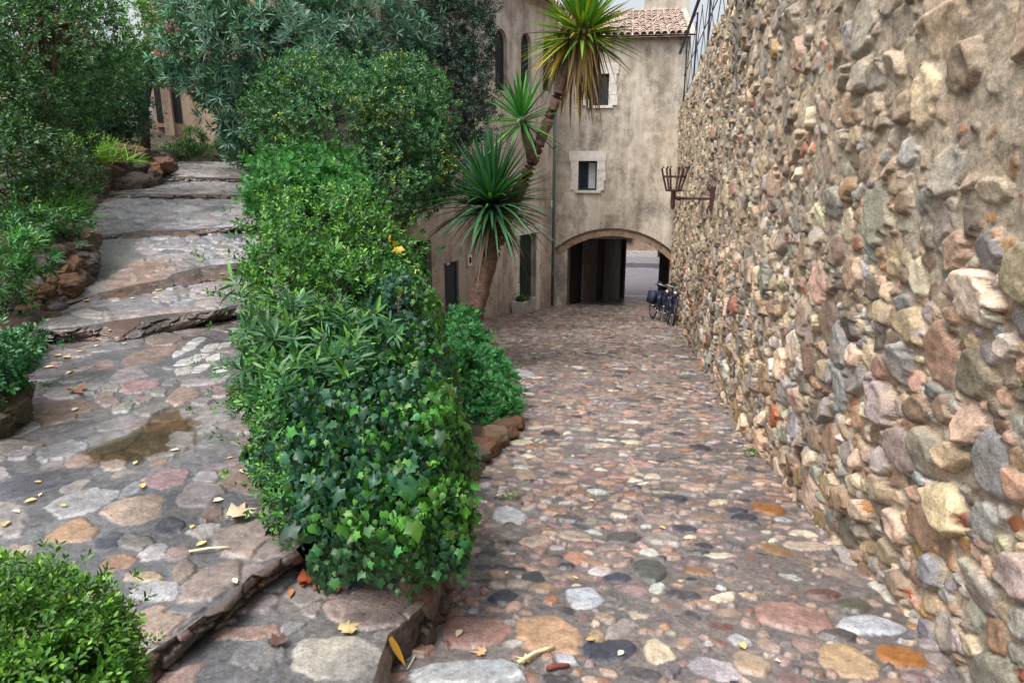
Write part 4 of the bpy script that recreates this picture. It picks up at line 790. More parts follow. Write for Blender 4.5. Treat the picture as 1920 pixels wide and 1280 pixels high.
for (x, y) in ((772, 512), (742, 462)):
    p = at(x, y, 5.6); lv = Leaves(); kk = 4; lv.put(p+g.normal(0, .035, (kk, 3)), g.normal(size=(kk, 3)), np.array([[0, -1, .6]]*kk)+g.normal(0, .3, (kk, 3)), .058, 'ivy', tone((.52, .33, .03), kk, g, .25)); tag(lv.build('yellow_leaves', M['leaf'], mnd), 'cluster of yellowed leaves')

# shrubs of the hedge
b = at(560, 560, 5.6); shrub('hedge_shrub', 'bright green bushy shrub with pale young tips in the middle of the hedge', 'shrub', (b[0], b[1], zb(b[0], b[1])),
    [blob(600, 440, 6.3, 120, 85, .6), blob(560, 530, 5.7, 95, 100, .5), blob(680, 470, 6.3, 85, 80, .5), blob(540, 590, 5.3, 52, 80, .4), blob(640, 560, 5.6, 110, 80, .5), blob(525, 500, 6.0, 40, 85, .4)], 4200, 'oval', .05, 7, .09, (.045, .145, .03), (.15, .33, .045), .42, 111, var=.40, rough=.55, ext=2.2, gap=.02)
b = at(545, 800, 3.9); shrub('long_leaf_shrub', 'green shrub with whorls of long narrow leaves leaning over the path beside the ivy', 'shrub', (b[0], b[1], zb(b[0], b[1])),
    [blob(560, 640, 4.5, 90, 85, .4), blob(640, 660, 4.2, 95, 80, .35), blob(535, 690, 4.2, 52, 80, .3), blob(518, 750, 3.9, 40, 60, .25), blob(600, 740, 3.75, 90, 80, .3)], 520, 'narrow', .125, 10, .07, (.040, .135, .045), (.11, .27, .05), .4, 113, spread=1.1, inner=.4, rough=.55, ext=2.2, gap=.03)
b = at(495, 800, 3.8); shrub('fine_leaf_shrub', 'low light green shrub with fine leaves between the path edge and the ivy', 'shrub', (b[0], b[1], zb(b[0], b[1])),
    [blob(492, 740, 4.0, 42, 60, .25), blob(540, 830, 3.5, 50, 100, .25), blob(555, 930, 3.1, 42, 70, .2), blob(500, 630, 4.8, 38, 50, .25)], 1500, 'oval', .028, 8, .055, (.05, .165, .03), (.15, .34, .05), .35, 117, rough=.5, ext=3)
b = at(545, 400, 8.3); shrub('feathery_shrub', 'soft feathery mid green shrub behind the hedge beside the upper steps', 'shrub', (b[0], b[1], zb(b[0], b[1])),
    [blob(545, 345, 8.2, 74, 58, .6), blob(600, 345, 8.4, 75, 55, .6), blob(512, 390, 7.6, 40, 60, .5), blob(640, 370, 8.2, 45, 45, .5)], 4500, 'fern', .075, 5, .06, (.042, .18, .040), (.085, .27, .05), .3, 121, up=.9, rough=.5, ext=2, gap=.0)
# big rounded bush with yellowish clusters
b = at(650, 420, 9.6); rbs, P, N = shrub('rounded_bush', 'large dark rounded evergreen bush with clusters of yellow green flowers', 'bush', (b[0], b[1], zb(b[0], b[1])),
    [blob(650, 235, 9.6, 180, 115, 1.25), blob(740, 215, 9.9, 110, 100, 1.0), blob(560, 225, 9.7, 95, 85, .9), blob(700, 330, 9.5, 140, 85, 1.0), blob(770, 290, 9.6, 85, 90, .9)], 9500, 'oval', .06, 8, .075, (.046, .130, .052), (.10, .24, .075), .5, 131, mat='leaf', rough=.32, nst=12, r0=.04, ext=1.5, gap=-.04)
g = np.random.default_rng(8); f = fbm(P*2.5, 2, 9)+.6*np.exp(-((P-at(725, 250, 8.7))**2).sum(1)/.35); m = np.where((f > .35) & (N@-CF > .0))[0]; m = g.choice(m, min(420, len(m)), False); lv = Leaves()
for k in range(4): lv.put(P[m]+N[m]*.09+g.normal(0, .015, (len(m), 3)), g.normal(size=(len(m), 3))+N[m], N[m]+g.normal(0, .4, (len(m), 3)), .034, 'oval', tone((.32, .34, .035), len(m), g, .3))
lv.build('flower_clusters', M['leaf'], rbs)
# oleander over the steps
b = at(500, 310, 12.2); ol, P, N = shrub('oleander', 'tall grey green oleander with long slim leaves and a few pink flowers over the steps', 'tree', (b[0], b[1], zb(b[0], b[1])),
    [blob(560, 90, 11.6, 165, 105, 1.4), blob(680, 60, 11.8, 120, 90, 1.3), blob(430, 85, 12, 105, 100, 1.2), blob(352, 105, 12.4, 55, 55, .9), blob(470, 190, 12, 75, 85, 1), blob(462, 262, 12.0, 32, 50, .6), blob(372, 30, 12.6, 62, 50, .9), blob(740, 120, 12, 70, 65, .9), blob(520, 0, 12, 200, 60, 1.3), blob(402, 150, 12.5, 50, 45, .7)], 5200, 'narrow', .17, 10, .11, (.075, .175, .120), (.16, .29, .18), .35, 141, up=.8, spread=1.0, nst=16, r0=.05, var=.35, rough=.4, ext=1.4)
for (x, y) in ((300, 100), (372, 25), (322, 52), (692, 30), (545, 14), (385, 95)):
    p = at(x, y, 11.1); kk = 18; lv = Leaves(); lv.put(p+g.normal(0, .05, (kk, 3)), g.normal(size=(kk, 3)), g.normal(size=(kk, 3))+[0, -1, .5], .065, 'petal', tone((.50, .17, .24), kk, g, .25)); lv.build('flower_cluster', M['petal'], ol)
# tree helper for trees with a visible trunk
def tree(name, label, trunk_pts, radii, blobs, n, kind, size, nleaf, length, col, tip, tipf, seed, mat='leaf', up=.4, spread=.9, limbs=8, group=None, inner=.6, rough=.35, var=.32):
    g = np.random.default_rng(seed); tp = [np.array(p) for p in trunk_pts]; root = empty(name, tuple(tp[0]), label, 'tree', group)
    mb = MB().tube(tp, radii, 10); top = tp[-1]
    P, N, Rf = blob_points(blobs, n, g, rough, inner); fq = 1.3/np.mean([b_[1] for b_ in blobs]); kp = fbm(P*fq*1.6, 3, 91)+.3*g.random(len(P)) > -.10; P, N = P[kp], N[kp]
    for k in g.choice(len(P), limbs): mb.tube([tp[-2]+(top-tp[-2])*g.random(), top+(P[k]-top)*.4+[0, 0, .15], P[k]-N[k]*.1], [radii[-1]*.7, radii[-1]*.4, .008], 6)
    mb.build('trunk', M['bark'], root, True); lv = Leaves(); shoots(lv, P, N, g, nleaf, length, size, kind, col, up, spread, tip, tipf, var); lv.build('crown', M[mat], root); return root
tb_ = at(835, 330, 12.9); tree('dark_tree', 'tall dark grey green evergreen tree growing close against the brown plaster house', [tuple(at(738, 455, 12.9)), at(800, 270, 12.9), at(850, 120, 12.9), at(855, 20, 13)], [.12, .10, .07, .05],
    [blob(850, 60, 12.7, 70, 70, .8), blob(815, 130, 12.6, 55, 80, .8), blob(870, 150, 12.7, 55, 70, .8), blob(835, 210, 12.6, 65, 60, .8), blob(880, -20, 12.9, 52, 60, .8), blob(805, -10, 12.9, 45, 60, .8), blob(900, 80, 12.9, 26, 60, .5), blob(820, 290, 12.6, 60, 55, .7), blob(885, 220, 12.8, 42, 50, .6), blob(850, 330, 12.6, 50, 45, .6)], 9500, 'oval', .056, 8, .11, (.026, .058, .044), (.055, .105, .07), .25, 151, inner=.75, rough=.5)
# left bank trees
lb = at(95, 380, 8.6); tree('spreading_tree', 'leafy mid green tree hanging over the left bank in the corner', [(lb[0], lb[1], zb(lb[0], lb[1])-.05), at(85, 280, 8.7), at(90, 160, 8.8), at(110, 40, 9)], [.10, .085, .07, .05],
    [blob(90, 90, 8.4, 120, 110, 1.2), blob(20, 60, 8.0, 90, 120, 1.1), blob(138, 60, 9.0, 62, 110, 1), blob(60, 190, 8.0, 90, 60, .9), blob(10, 200, 7.6, 60, 70, .7), blob(185, 150, 9.6, 55, 75, .8), blob(110, -20, 9, 90, 60, 1)], 6500, 'oval', .058, 8, .10, (.042, .115, .036), (.10, .23, .05), .35, 161, inner=.65, limbs=14, rough=.4)
cb_ = at(270, 280, 14.5); tree('citrus_tree', 'slim dark trunked tree with light yellow green leaves against the white sky gap', [(cb_[0], cb_[1], zb(cb_[0], cb_[1])-.1), at(268, 200, 14.5), at(278, 150, 14.5), at(285, 90, 14.5)], [.13, .12, .10, .06],
    [blob(278, 65, 14.3, 38, 50, .8), blob(300, 120, 14.2, 36, 36, .7), blob(262, 140, 14.3, 30, 34, .6), blob(300, 25, 14.5, 32, 34, .7), blob(248, 115, 14.4, 14, 22, .5)], 1500, 'oval', .085, 7, .10, (.06, .17, .03), (.14, .30, .04), .4, 167, inner=.8, limbs=9, rough=.45)
db = at(215, 290, 12.5); shrub('dark_bank_shrub', 'tall dark green shrub on the left bank behind the lime green grass', 'shrub', (db[0], db[1], zb(db[0], db[1])-.05),
    [blob(200, 180, 12.4, 60, 75, .9), blob(222, 232, 12.6, 40, 60, .8), blob(150, 210, 11.5, 50, 55, .8), blob(150, 120, 13, 45, 60, .8), blob(228, 160, 13, 35, 50, .6)], 3600, 'oval', .075, 7, .1, (.032, .098, .045), (.07, .17, .055), .2, 171, inner=.55)
hb_ = at(100, -30, 17); shrub('background_tree', 'dim green tree filling the gaps high on the left behind the nearer crowns', 'tree', (hb_[0], hb_[1], zb(hb_[0], hb_[1])-.1),
    [blob(30, 60, 17, 140, 130, 1.6), blob(120, 170, 16.5, 65, 100, 1.2), blob(-60, 120, 16, 150, 200, 1.6), blob(180, 230, 16, 60, 60, 1)], 4200, 'oval', .11, 7, .14, (.024, .075, .03), (.06, .15, .04), .2, 173, inner=.5, r0=.08)
# hanging brownish creeper and undergrowth on the bank at far left
ub = at(40, 380, 7.2); shrub('bank_undergrowth', 'tangled dark undergrowth with brownish dry stems under the corner tree', 'undergrowth', (ub[0], ub[1], zb(ub[0], ub[1])),
    [blob(40, 300, 7.2, 80, 70, .6), blob(110, 330, 8, 60, 45, .6), blob(-20, 350, 6.8, 70, 80, .6), blob(110, 255, 8.6, 50, 40, .6)], 2400, 'oval', .055, 7, .10, (.040, .105, .035), (.13, .17, .05), .22, 177, inner=.6, nst=26, r0=.014)
def grass(name, label, base, pts, col, n, L, wd, seed, spread=.7, group=None, cat='grass tuft'):
    g = np.random.default_rng(seed); root = empty(name, tuple(base), label, cat, group); lv = Leaves()
    for p in pts:
        k = n; T = np.column_stack([g.normal(0, spread, k), g.normal(0, spread, k), np.ones(k)]); q = np.array(p)+np.column_stack([g.normal(0, .05, k), g.normal(0, .05, k), np.zeros(k)])
        lv.blades(q, T, np.column_stack([g.normal(size=k), g.normal(size=k), np.zeros(k)+.4]), L*g.uniform(.5, 1.15, k), wd, g.uniform(.1, .55, k), tone(col, k, g, .25), 4)
    lv.build('foliage', M['leaf'], root); return root
gp = [at(x, y, d) for x, y, d in [(140, 285, 9.6), (165, 283, 9.9), (185, 288, 10.1), (205, 292, 10.4), (225, 294, 10.8), (240, 298, 11.1), (155, 270, 10.2), (180, 275, 10.5), (210, 282, 11), (130, 268, 10), (150, 255, 10.4), (170, 262, 10.6), (195, 270, 10.8), (120, 280, 9.5), (235, 285, 11.4)]]
grass('lime_grass', 'lime green grassy clump on top of the brown bank wall', gp[3]-[0, 0, .15], [p-[0, 0, .12] for p in gp], (.19, .36, .04), 70, .46, .02, 181, 1.0)
gp = [at(x, y, d) for x, y, d in [(60, 400, 6.9), (90, 395, 7.0), (120, 385, 7.3), (140, 375, 7.6), (40, 390, 6.7), (100, 370, 7.6), (130, 355, 8), (75, 372, 7.2), (150, 350, 8.3), (110, 350, 7.9), (20, 410, 6.5), (140, 395, 7.2)]]
grass('fern_clump', 'arching green grass and fern clump above the dry stone edging', gp[2]-[0, 0, .1], [p-[0, 0, .1] for p in gp], (.08, .22, .04), 50, .42, .018, 183, 1.0)
b = at(40, 540, 5.7); shrub('edging_plant', 'leafy green plant spreading over the dry stone edging on the left', 'plant', tuple(b), [blob(35, 472, 5.7, 44, 28, .25), blob(0, 515, 5.5, 36, 38, .22), blob(70, 490, 5.8, 16, 18, .15)], 290, 'narrow', .10, 8, .06, (.055, .18, .045), (.11, .27, .06), .35, 187, up=.9, nst=5, r0=.006, rough=.6, ext=3, gap=.0)
b = at(10, 745, 4.2); shrub('corner_plant', 'small round leafy green plant on the low edge at the left border', 'plant', tuple(b), [blob(8, 690, 4.15, 38, 48, .2), blob(-20, 710, 4.1, 40, 60, .2), blob(40, 640, 4.6, 26, 20, .15)], 620, 'oval', .045, 7, .05, (.040, .16, .06), (.08, .24, .08), .3, 189, up=.9, nst=4, r0=.005, rough=.55, ext=2.5)
b = at(60, 1330, 1.65); b[2] = .05; shrub('clipped_bush', 'small leaved clipped green bush in the bottom left corner', 'bush', tuple(b), [blob(62, 1252, 1.62, 150, 155, .22), blob(-10, 1205, 1.66, 110, 125, .2), blob(155, 1285, 1.55, 78, 110, .16), blob(30, 1330, 1.55, 150, 140, .22)], 5600, 'oval', .0205, 8, .030, (.060, .17, .022), (.15, .32, .035), .45, 191, rough=.25, nst=10, r0=.006, mat='leaf')
b = at(110, 425, 6.9); shrub('creeping_plant', 'trailing dark green creeper hanging over the top of the dry stone edging', 'plant', tuple(b), [blob(120, 420, 6.9, 40, 16, .25), blob(60, 415, 6.6, 45, 18, .25), blob(20, 440, 6.2, 30, 25, .2), blob(25, 575, 5.75, 22, 26, .12)], 620, 'oval', .05, 6, .07, (.03, .10, .03), (.08, .2, .04), .3, 188, up=.3, nst=6, r0=.005, rough=.6, ext=3)
# geranium bed beside the lane
b = at(900, 760, 7.0); shrub('geranium_bed', 'low bed of soft divided green leaves along the left edge of the lane', 'plant', (b[0], b[1], zb(b[0], b[1])),
    [blob(905, 755, 6.8, 60, 42, .5), blob(900, 695, 7.6, 52, 36, .6), blob(930, 738, 7.2, 42, 38, .4), blob(875, 650, 8.6, 38, 42, .5), blob(860, 720, 7.2, 40, 70, .4), blob(865, 610, 9.2, 32, 30, .4), blob(948, 770, 6.6, 25, 26, .25)], 3400, 'fern', .075, 5, .045, (.036, .18, .05), (.07, .26, .075), .35, 193, up=1.2, nst=6, r0=.006)
b = lane_at(1408, 858); shrub('wall_weed', 'tiny green weed growing at the foot of the rubble wall', 'weed', tuple(b), [blob(1408, 850, float((b-CC)@CF)-.02, 9, 8, .04)], 60, 'tiny', .022, 5, .01, (.05, .15, .03), None, 0, 195, nst=3, r0=.002)
pc_ = np.array(TS(pt_+.12, -.26, pl0+.36)); shrub('planter_plant', 'small green plant growing in the concrete planter', 'plant', tuple(pc_), [(pc_+[0, 0, .05], .15, .10, .1)], 130, 'oval', .06, 5, .05, (.05, .14, .04), (.1, .24, .05), .3, 197, nst=4, r0=.004, up=1)
b = at(400, 296, 14.9); shrub('terrace_plant', 'low green plants in front of the pink house at the top of the steps', 'plant', tuple(b-[0, 0, .1]), [blob(330, 285, 15.3, 40, 12, .3), blob(395, 290, 15.5, 35, 14, .3), blob(430, 280, 15.3, 20, 24, .3), blob(365, 265, 16, 20, 22, .3)], 700, 'narrow', .12, 6, .06, (.05, .15, .035), (.1, .24, .05), .3, 199, up=1, nst=4, r0=.006)

# ------------------------------------------------------------------ yucca
YD = 9.5
yp = [at(x, y, YD) for x, y in [(876, 655), (886, 600), (903, 535), (928, 455), (960, 385), (990, 325), (1014, 262), (1036, 205), (1056, 150), (1070, 80), (1078, 20)]]
yr = np.array([20, 18.5, 16.5, 15, 13, 11.5, 10, 9.5, 9, 9, 8.5])*YD/F_PX
yuc = empty('yucca', tuple(yp[0]), 'leaning yucca with a brown trunk and three spiky leaf heads beside the lane', 'yucca')
_t = np.linspace(0, len(yp)-1, 90); _k = np.arange(len(yp)); _pp = np.column_stack([np.interp(_t, _k, np.array(yp)[:, j]) for j in range(3)]); _ss = np.ones(13)/13
_pp = np.column_stack([np.convolve(np.pad(_pp[:, j], 6, mode='reflect', reflect_type='odd'), _ss, 'valid') for j in range(3)])+RNG.normal(0, .0025, (90, 3)); _rr = np.interp(_t, _k, yr)*(1+.05*np.sin(np.arange(90)*2.1)+RNG.normal(0, .03, 90))
MB().tube(_pp, _rr, 16).build('trunk', M['yuccabark'], yuc, True)
MB().tube([at(918, 478, YD), at(916, 440, YD-.05), at(918, 380, YD-.08)], [.11, .10, .085], 10).build('branch', M['yuccabark'], yuc, True)
MB().tube([at(1000, 305, YD), at(990, 262, YD-.05), at(980, 225, YD-.08)], [.09, .06, .05], 10).build('branch', M['yuccabark'], yuc, True)
def head(c, axis, n, L, wd, cols, seed, up0, up1, droop, name='leaf_head', tip=None, skirt=0):
    g = np.random.default_rng(seed); lv = Leaves(); a = np.arange(n)*2.399963; f = np.linspace(0, 1, n); el = up0+(up1-up0)*f+g.normal(0, .12, n)
    ax = unit(np.array(axis, float)); r = unit(np.cross(ax, [.3, .9, .1])); s_ = np.cross(ax, r); rad = r*np.cos(a)[:, None]+s_*np.sin(a)[:, None]
    T = rad*np.cos(el)[:, None]+ax*np.sin(el)[:, None]; P = c+ax*(.22*(f-.5))[:, None]+rad*.045; N = ax*np.cos(el)[:, None]-rad*np.sin(el)[:, None]
    k = (g.random(n)*len(cols)).astype(int); col = np.array(cols)[k]*np.exp(g.normal(0, .25, (n, 1)))
    lv.blades(P, T, N, L*g.uniform(.75, 1.1, n)*(1-.2*f), wd*g.uniform(.8, 1.15, n), droop*(1-f)*g.uniform(.3, 1.3, n), col, 6, .35, tip); return lv.build(name, M['blade'], yuc)
head(at(920, 378, YD-.1), (-.02, 0, 1), 300, 1.12, .052, [(.030, .11, .052), (.042, .15, .058), (.022, .08, .042), (.07, .19, .07)], 201, -.2, 1.5, .5)
head(at(978, 222, YD-.1), (-.05, 0, 1), 66, .74, .055, [(.06, .22, .045), (.085, .27, .04), (.04, .15, .04)], 203, -.55, 1.4, .2)
hc = at(1092, 60, YD-.05)
head(hc, (.05, 0, 1), 260, .90, .058, [(.08, .19, .03), (.16, .27, .03), (.06, .15, .03), (.26, .30, .03)], 205, -.25, 1.45, .3)
g = np.random.default_rng(207); n = 210; a = g.uniform(0, 6.28, n); T = np.column_stack([np.cos(a)*.22+.0, np.sin(a)*.22, -np.ones(n)]); lv = Leaves()
lv.blades(at(1086, 62, YD)+np.column_stack([np.cos(a)*.15, np.sin(a)*.15, g.uniform(-.2, .35, n)]), T+g.normal(0, .12, (n, 3)), np.column_stack([np.cos(a), np.sin(a), np.ones(n)*.4]), g.uniform(.6, 1.05, n), .05, g.uniform(0, .25, n), np.array([(.27, .17, .10), (.34, .24, .14), (.18, .11, .07), (.42, .30, .09)])[g.integers(0, 4, n)]*np.exp(g.normal(0, .25, (n, 1))), 5, .4)
lv.build('dead_leaf_skirt', M['dry'], yuc)
n = 40; a = g.uniform(0, 6.28, n); lv = Leaves(); lv.blades(at(920, 400, YD-.1)+np.column_stack([np.cos(a)*.08, np.sin(a)*.08, g.uniform(-.12, .05, n)]), np.column_stack([np.cos(a)*.6, np.sin(a)*.6, -.5+g.normal(0, .35, n)]), np.column_stack([np.cos(a)*.5, np.sin(a)*.5, np.ones(n)]), g.uniform(.35, .75, n), .045, .5, np.array([(.05, .10, .04), (.16, .11, .06), (.03, .08, .04), (.22, .16, .06)])[g.integers(0, 4, n)]*np.exp(g.normal(0, .25, (n, 1))), 5, .35); lv.build('drooping_leaves', M['dry'], yuc)
n = 34; a = g.uniform(1.8, 4.2, n); lv = Leaves(); lv.blades(at(1086, 65, YD)+np.column_stack([np.cos(a)*.06, np.sin(a)*.06, g.uniform(-.1, .1, n)]), np.column_stack([np.cos(a)*.9, np.sin(a)*.9, -.55+g.normal(0, .3, n)]), np.column_stack([np.cos(a)*.5, np.sin(a)*.5, np.ones(n)]), g.uniform(.5, .85, n), .055, .3, np.array([(.45, .34, .03), (.38, .36, .03), (.5, .27, .02)])[g.integers(0, 3, n)]*np.exp(g.normal(0, .2, (n, 1))), 5, .3); lv.build('yellowing_leaves', M['blade'], yuc)

# ------------------------------------------------------------------ dry-stone edging and bank walls on the left
def rock_mesh(mb_V, mb_F, mb_C, c, r, seed, col, sub=4):
    g = np.random.default_rng(seed); ico = rock_mesh.cache.get(sub)
    if ico is None:
        import bmesh
        bm = bmesh.new(); bmesh.ops.create_icosphere(bm, subdivisions=sub, radius=1); bm.verts.ensure_lookup_table(); ico = (np.array([v.co[:] for v in bm.verts]), np.array([[v.index for v in f.verts] for f in bm.faces])); bm.free(); rock_mesh.cache[sub] = ico
    U, F = ico; U = U/((np.abs(U)**4).sum(1)**.25)[:, None]*.92; th = unit(g.normal(size=(15, 3))); of = g.uniform(.72, 1.05, 15); d = np.ones(len(U))*1.0
    for t, o in zip(th, of): d = np.minimum(d, o/np.maximum(U@t, .15))
    R_ = d*(1+.15*fbm(U*2.4+seed, 3, 3, .6)+.07*fbm(U*8+seed, 2, 5)); ang = g.uniform(-.5, .5); V = U*R_[:, None]*np.array(r); V = np.column_stack([V[:, 0]*cos(ang)-V[:, 1]*sin(ang), V[:, 0]*sin(ang)+V[:, 1]*cos(ang), V[:, 2]])
    n = sum(len(v) for v in mb_V); mb_V.append(V+c); mb_F.append(F+n); mb_C.append(np.array(col)*(1+.3*fbm((V+c)*9, 3, 7))[:, None]*np.ones((len(V), 3)))
rock_mesh.cache = {}
def rock_wall(name, label, rows, seed, cols, fill):
    """courses of rough stones along a base line: rows = [(left-to-right pixel line, distances, stone px radius)]"""
    g = np.random.default_rng(seed); V, F, C = [], [], []; k = 0
    for pts, ds, rp in rows:
        L = np.array([at(x, y, d) for (x, y), d in zip(pts, ds)]); s = np.concatenate([[0], np.cumsum(np.linalg.norm(np.diff(L, axis=0), axis=1))]); t = 0; dm = np.mean(ds)
        while t < s[-1]:
            r = rp*dm/F_PX*g.uniform(.7, 1.35); p = np.array([np.interp(t, s, L[:, j]) for j in range(3)])+g.normal(0, .2*r, 3)
            rock_mesh(V, F, C, p, (r*g.uniform(.9, 1.5), r*g.uniform(.9, 1.4), r*g.uniform(.75, 1.1)), seed*100+k, np.array(cols[g.integers(len(cols))])*g.uniform(.75, 1.2)); k += 1; t += r*1.15
    o = mesh_np(name, np.concatenate(V), [np.concatenate(F)], M['bank'], None, np.clip(np.concatenate(C), .01, .7), False); return tag(o, label, 'stone edging', None, 'thing')
BC = [(.10, .066, .052), (.085, .068, .058), (.12, .068, .038), (.11, .10, .096), (.065, .053, .046)]
rock_wall('dry_stone_edging', 'low dry stone edging of reddish brown blocks beside the lower steps on the left', [
    ([(165, 500), (130, 540), (100, 585), (60, 628), (20, 640)], [6.9, 6.5, 6.1, 5.8, 5.6], 25), ([(162, 455), (125, 500), (85, 550), (45, 600), (5, 620)], [7.0, 6.6, 6.2, 5.9, 5.7], 24),
    ([(155, 430), (110, 455), (75, 505), (40, 560), (-10, 590)], [7.1, 6.8, 6.4, 6.1, 5.8], 23), ([(60, 640), (30, 660), (0, 680)], [5.5, 5.2, 5.0], 26)], 301, BC, 0)
rock_wall('bank_wall', 'dark brown earthy stone bank wall below the lime green grass beside the upper steps', [
    ([(285, 335), (250, 350), (210, 362), (172, 375)], [11.4, 10.8, 10.3, 9.9], 26), ([(295, 312), (255, 318), (215, 328), (175, 340), (155, 360)], [11.9, 11.3, 10.7, 10.2, 9.8], 26), ([(290, 300), (250, 302), (205, 305), (165, 312)], [12.2, 11.6, 11, 10.4], 22)], 303, [(.13, .075, .05), (.10, .065, .05), (.17, .085, .04), (.09, .07, .06)], 0)
rock_wall('border_stones', 'mossy border stones under the small plant at the left edge of the picture', [([(-10, 800), (8, 770), (15, 740), (20, 720)], [4.0, 4.1, 4.3, 4.4], 24), ([(-30, 770), (-5, 745), (5, 720)], [4.0, 4.1, 4.3], 24)], 307, [(.12, .09, .06), (.10, .085, .05)], 0)
V, F, C = [], [], []; rock_mesh(V, F, C, at(72, 438, 6.7), (.155, .14, .125), 55, (.17, .14, .135), 4)
o = mesh_np('boulder', np.concatenate(V), [np.concatenate(F)], M['bank'], None, np.concatenate(C)); tag(o, 'rounded grey brown boulder on top of the dry stone edging', 'boulder')
V, F, C = [], [], []
for k, (x, y, d, rp) in enumerate([(907, 833, 5.65, 27), (925, 816, 5.92, 28), (945, 800, 6.2, 24), (962, 785, 6.45, 20), (890, 852, 5.4, 26)]): 
    p = at(x, y, d); p[2] = lane_z(p[1])+.05; rock_mesh(V, F, C, p, np.array([1.15, 1.3, .9])*rp*d/F_PX, 70+k, [(.15, .08, .05), (.18, .13, .085), (.12, .07, .045), (.14, .075, .045), (.12, .105, .09)][k])
o = mesh_np('bed_edging', np.concatenate(V), [np.concatenate(F)], M['bank'], None, np.concatenate(C)); tag(o, 'low reddish stone edging holding the geranium bed beside the lane', 'stone edging', None, 'thing')
V, F, C = [], [], []; p = atz(778, 1095, -.06); rock_mesh(V, F, C, p-[0, 0, .05], (.085, .07, .09), 81, (.20, .12, .085), 4)
o = mesh_np('corner_stone', np.concatenate(V), [np.concatenate(F)], M['bank'], None, np.concatenate(C)); tag(o, 'brown corner stone at the tip of the ivy mound', 'stone', None, 'thing')

# ------------------------------------------------------------------ puddle, fallen leaves and small litter
from mathutils import Vector
from mathutils.bvhtree import BVHTree
def bvh(n): o = D.objects[n]; return BVHTree.FromPolygons([v.co for v in o.data.vertices], [p.vertices for p in o.data.polygons])
T_PATH, T_LANE = bvh('stone_path'), bvh('cobbled_lane')
def hit(x, y):
    r = Vector(ray(x, y)); best = None
    for t in (T_PATH, T_LANE):
        h = t.ray_cast(Vector(CC), r.normalized())
        if h[0] is not None and (best is None or h[3] < best[1]): best = (h[0], h[3])
    return np.array(best[0]) if best else lane_at(x, y)
pud = [(150, 852), (185, 835), (235, 822), (275, 795), (290, 775), (330, 770), (350, 785), (378, 792), (345, 812), (335, 835), (300, 850), (262, 868), (225, 862), (190, 868)]
pv = np.array([hit(x, y) for x, y in pud]); pz = np.median(pv[:, 2]); c0 = pv.mean(0); ring_ = []
for k in range(14):
    for f in (0, .33, .66):
        p = pv[k]*(1-f)+pv[(k+1) % 14]*f; ring_.append(p+(c0-p)*RNG.uniform(-.06, .08))
ring_ = np.array(ring_); gp_ = G0.reshape(-1, 3); gp_ = gp_[np.hypot(gp_[:, 0]-c0[0], gp_[:, 1]-c0[1]) < .75]; grad = np.linalg.lstsq(np.column_stack([gp_[:, :2], np.ones(len(gp_))]), gp_[:, 2], rcond=None)[0]
def pzf(p): return grad[0]*p[0]+grad[1]*p[1]+grad[2]+.009
PV = np.array([[p[0], p[1], pzf(p)+.005] for p in [c0]+list(ring_)])
mm, n_, l_, b_, o_ = new_mat('puddle water'); tr_ = n_.new('ShaderNodeBsdfTransparent'); tr_.inputs[0].default_value = (.82, .74, .58, 1); gl_ = n_.new('ShaderNodeBsdfGlossy'); gl_.inputs['Roughness'].default_value = .03
fr_ = n_.new('ShaderNodeFresnel'); fr_.inputs[0].default_value = 1.45; mx_ = n_.new('ShaderNodeMixShader'); l_.new(fr_.outputs[0], mx_.inputs[0]); l_.new(tr_.outputs[0], mx_.inputs[1]); l_.new(gl_.outputs[0], mx_.inputs[2]); l_.new(mx_.outputs[0], o_.inputs[0]); n_.remove(b_)
tag(mesh_np('puddle', PV, [np.array([(0, (k+1) % 42+1, k+1) for k in range(42)])], mm), 'shallow brown puddle on the stone path', kind='structure')
def litter(name, x, y, size, col, label, group=None, kind='oval', curl=.5, seed=0, cat='leaf'):
    g = np.random.default_rng(seed+int(x*7+y)); p = hit(x, y)+[0, 0, .006]; a = g.uniform(0, 6.28)
    if kind == 'maple': V, F = leaf_tpl('ivy'); V = V.copy(); V[1:, :2] *= (1+.25*np.tile([1, -1], 6))[:, None]
    else: V, F = leaf_tpl('oval'); V = V.copy(); V[:, 0] *= g.uniform(.8, 1.6)
    V = V-[0, .4, 0]; V[:, 2] += curl*(V[:, 0]**2*g.uniform(.5, 1.6)+.35*g.uniform(.2, 1)*np.abs(V[:, 1])**1.5); V *= size
    V = np.column_stack([V[:, 0]*cos(a)-V[:, 1]*sin(a), V[:, 0]*sin(a)+V[:, 1]*cos(a), V[:, 2]-V[:, 2].min()])
    o = mesh_np(name, V, [np.array([f]) for f in F], M['dry'], None, np.clip(np.array(col)*np.exp(g.normal(0, .12, (len(V), 1))), .01, .8)); o.location = p; tag(o, label, cat, group); return o
Y1, BR, CR_, RD, PKP = (.62, .47, .20), (.22, .115, .065), (.66, .56, .40), (.30, .07, .03), (.34, .04, .17)
litter('fallen_leaf', 145, 735, .125, BR, 'large curled brown leaf lying on the path left of the pink stones', None, 'maple', 1.2)
litter('fallen_leaf', 458, 965, .15, (.55, .44, .30), 'large pale tan maple leaf at the path rim beside the ivy', None, 'maple', .9)
litter('fallen_leaf', 580, 1090, .10, RD, 'dark red curled leaf on the landing under the ivy', None, 'maple', 1.1)
litter('fallen_leaf', 545, 1112, .065, (.42, .20, .09), 'orange brown leaf on the landing left of the dark red leaf', None, 'oval', .9)
litter('fallen_leaf', 655, 1180, .085, (.62, .48, .25), 'pale yellow leaf at the back edge of the light kerb slab', None, 'maple', .8)
litter('fallen_leaf', 650, 1100, .07, (.40, .19, .08), 'orange leaf at the foot of the ivy above the brown kerb slab', None, 'oval', .8)
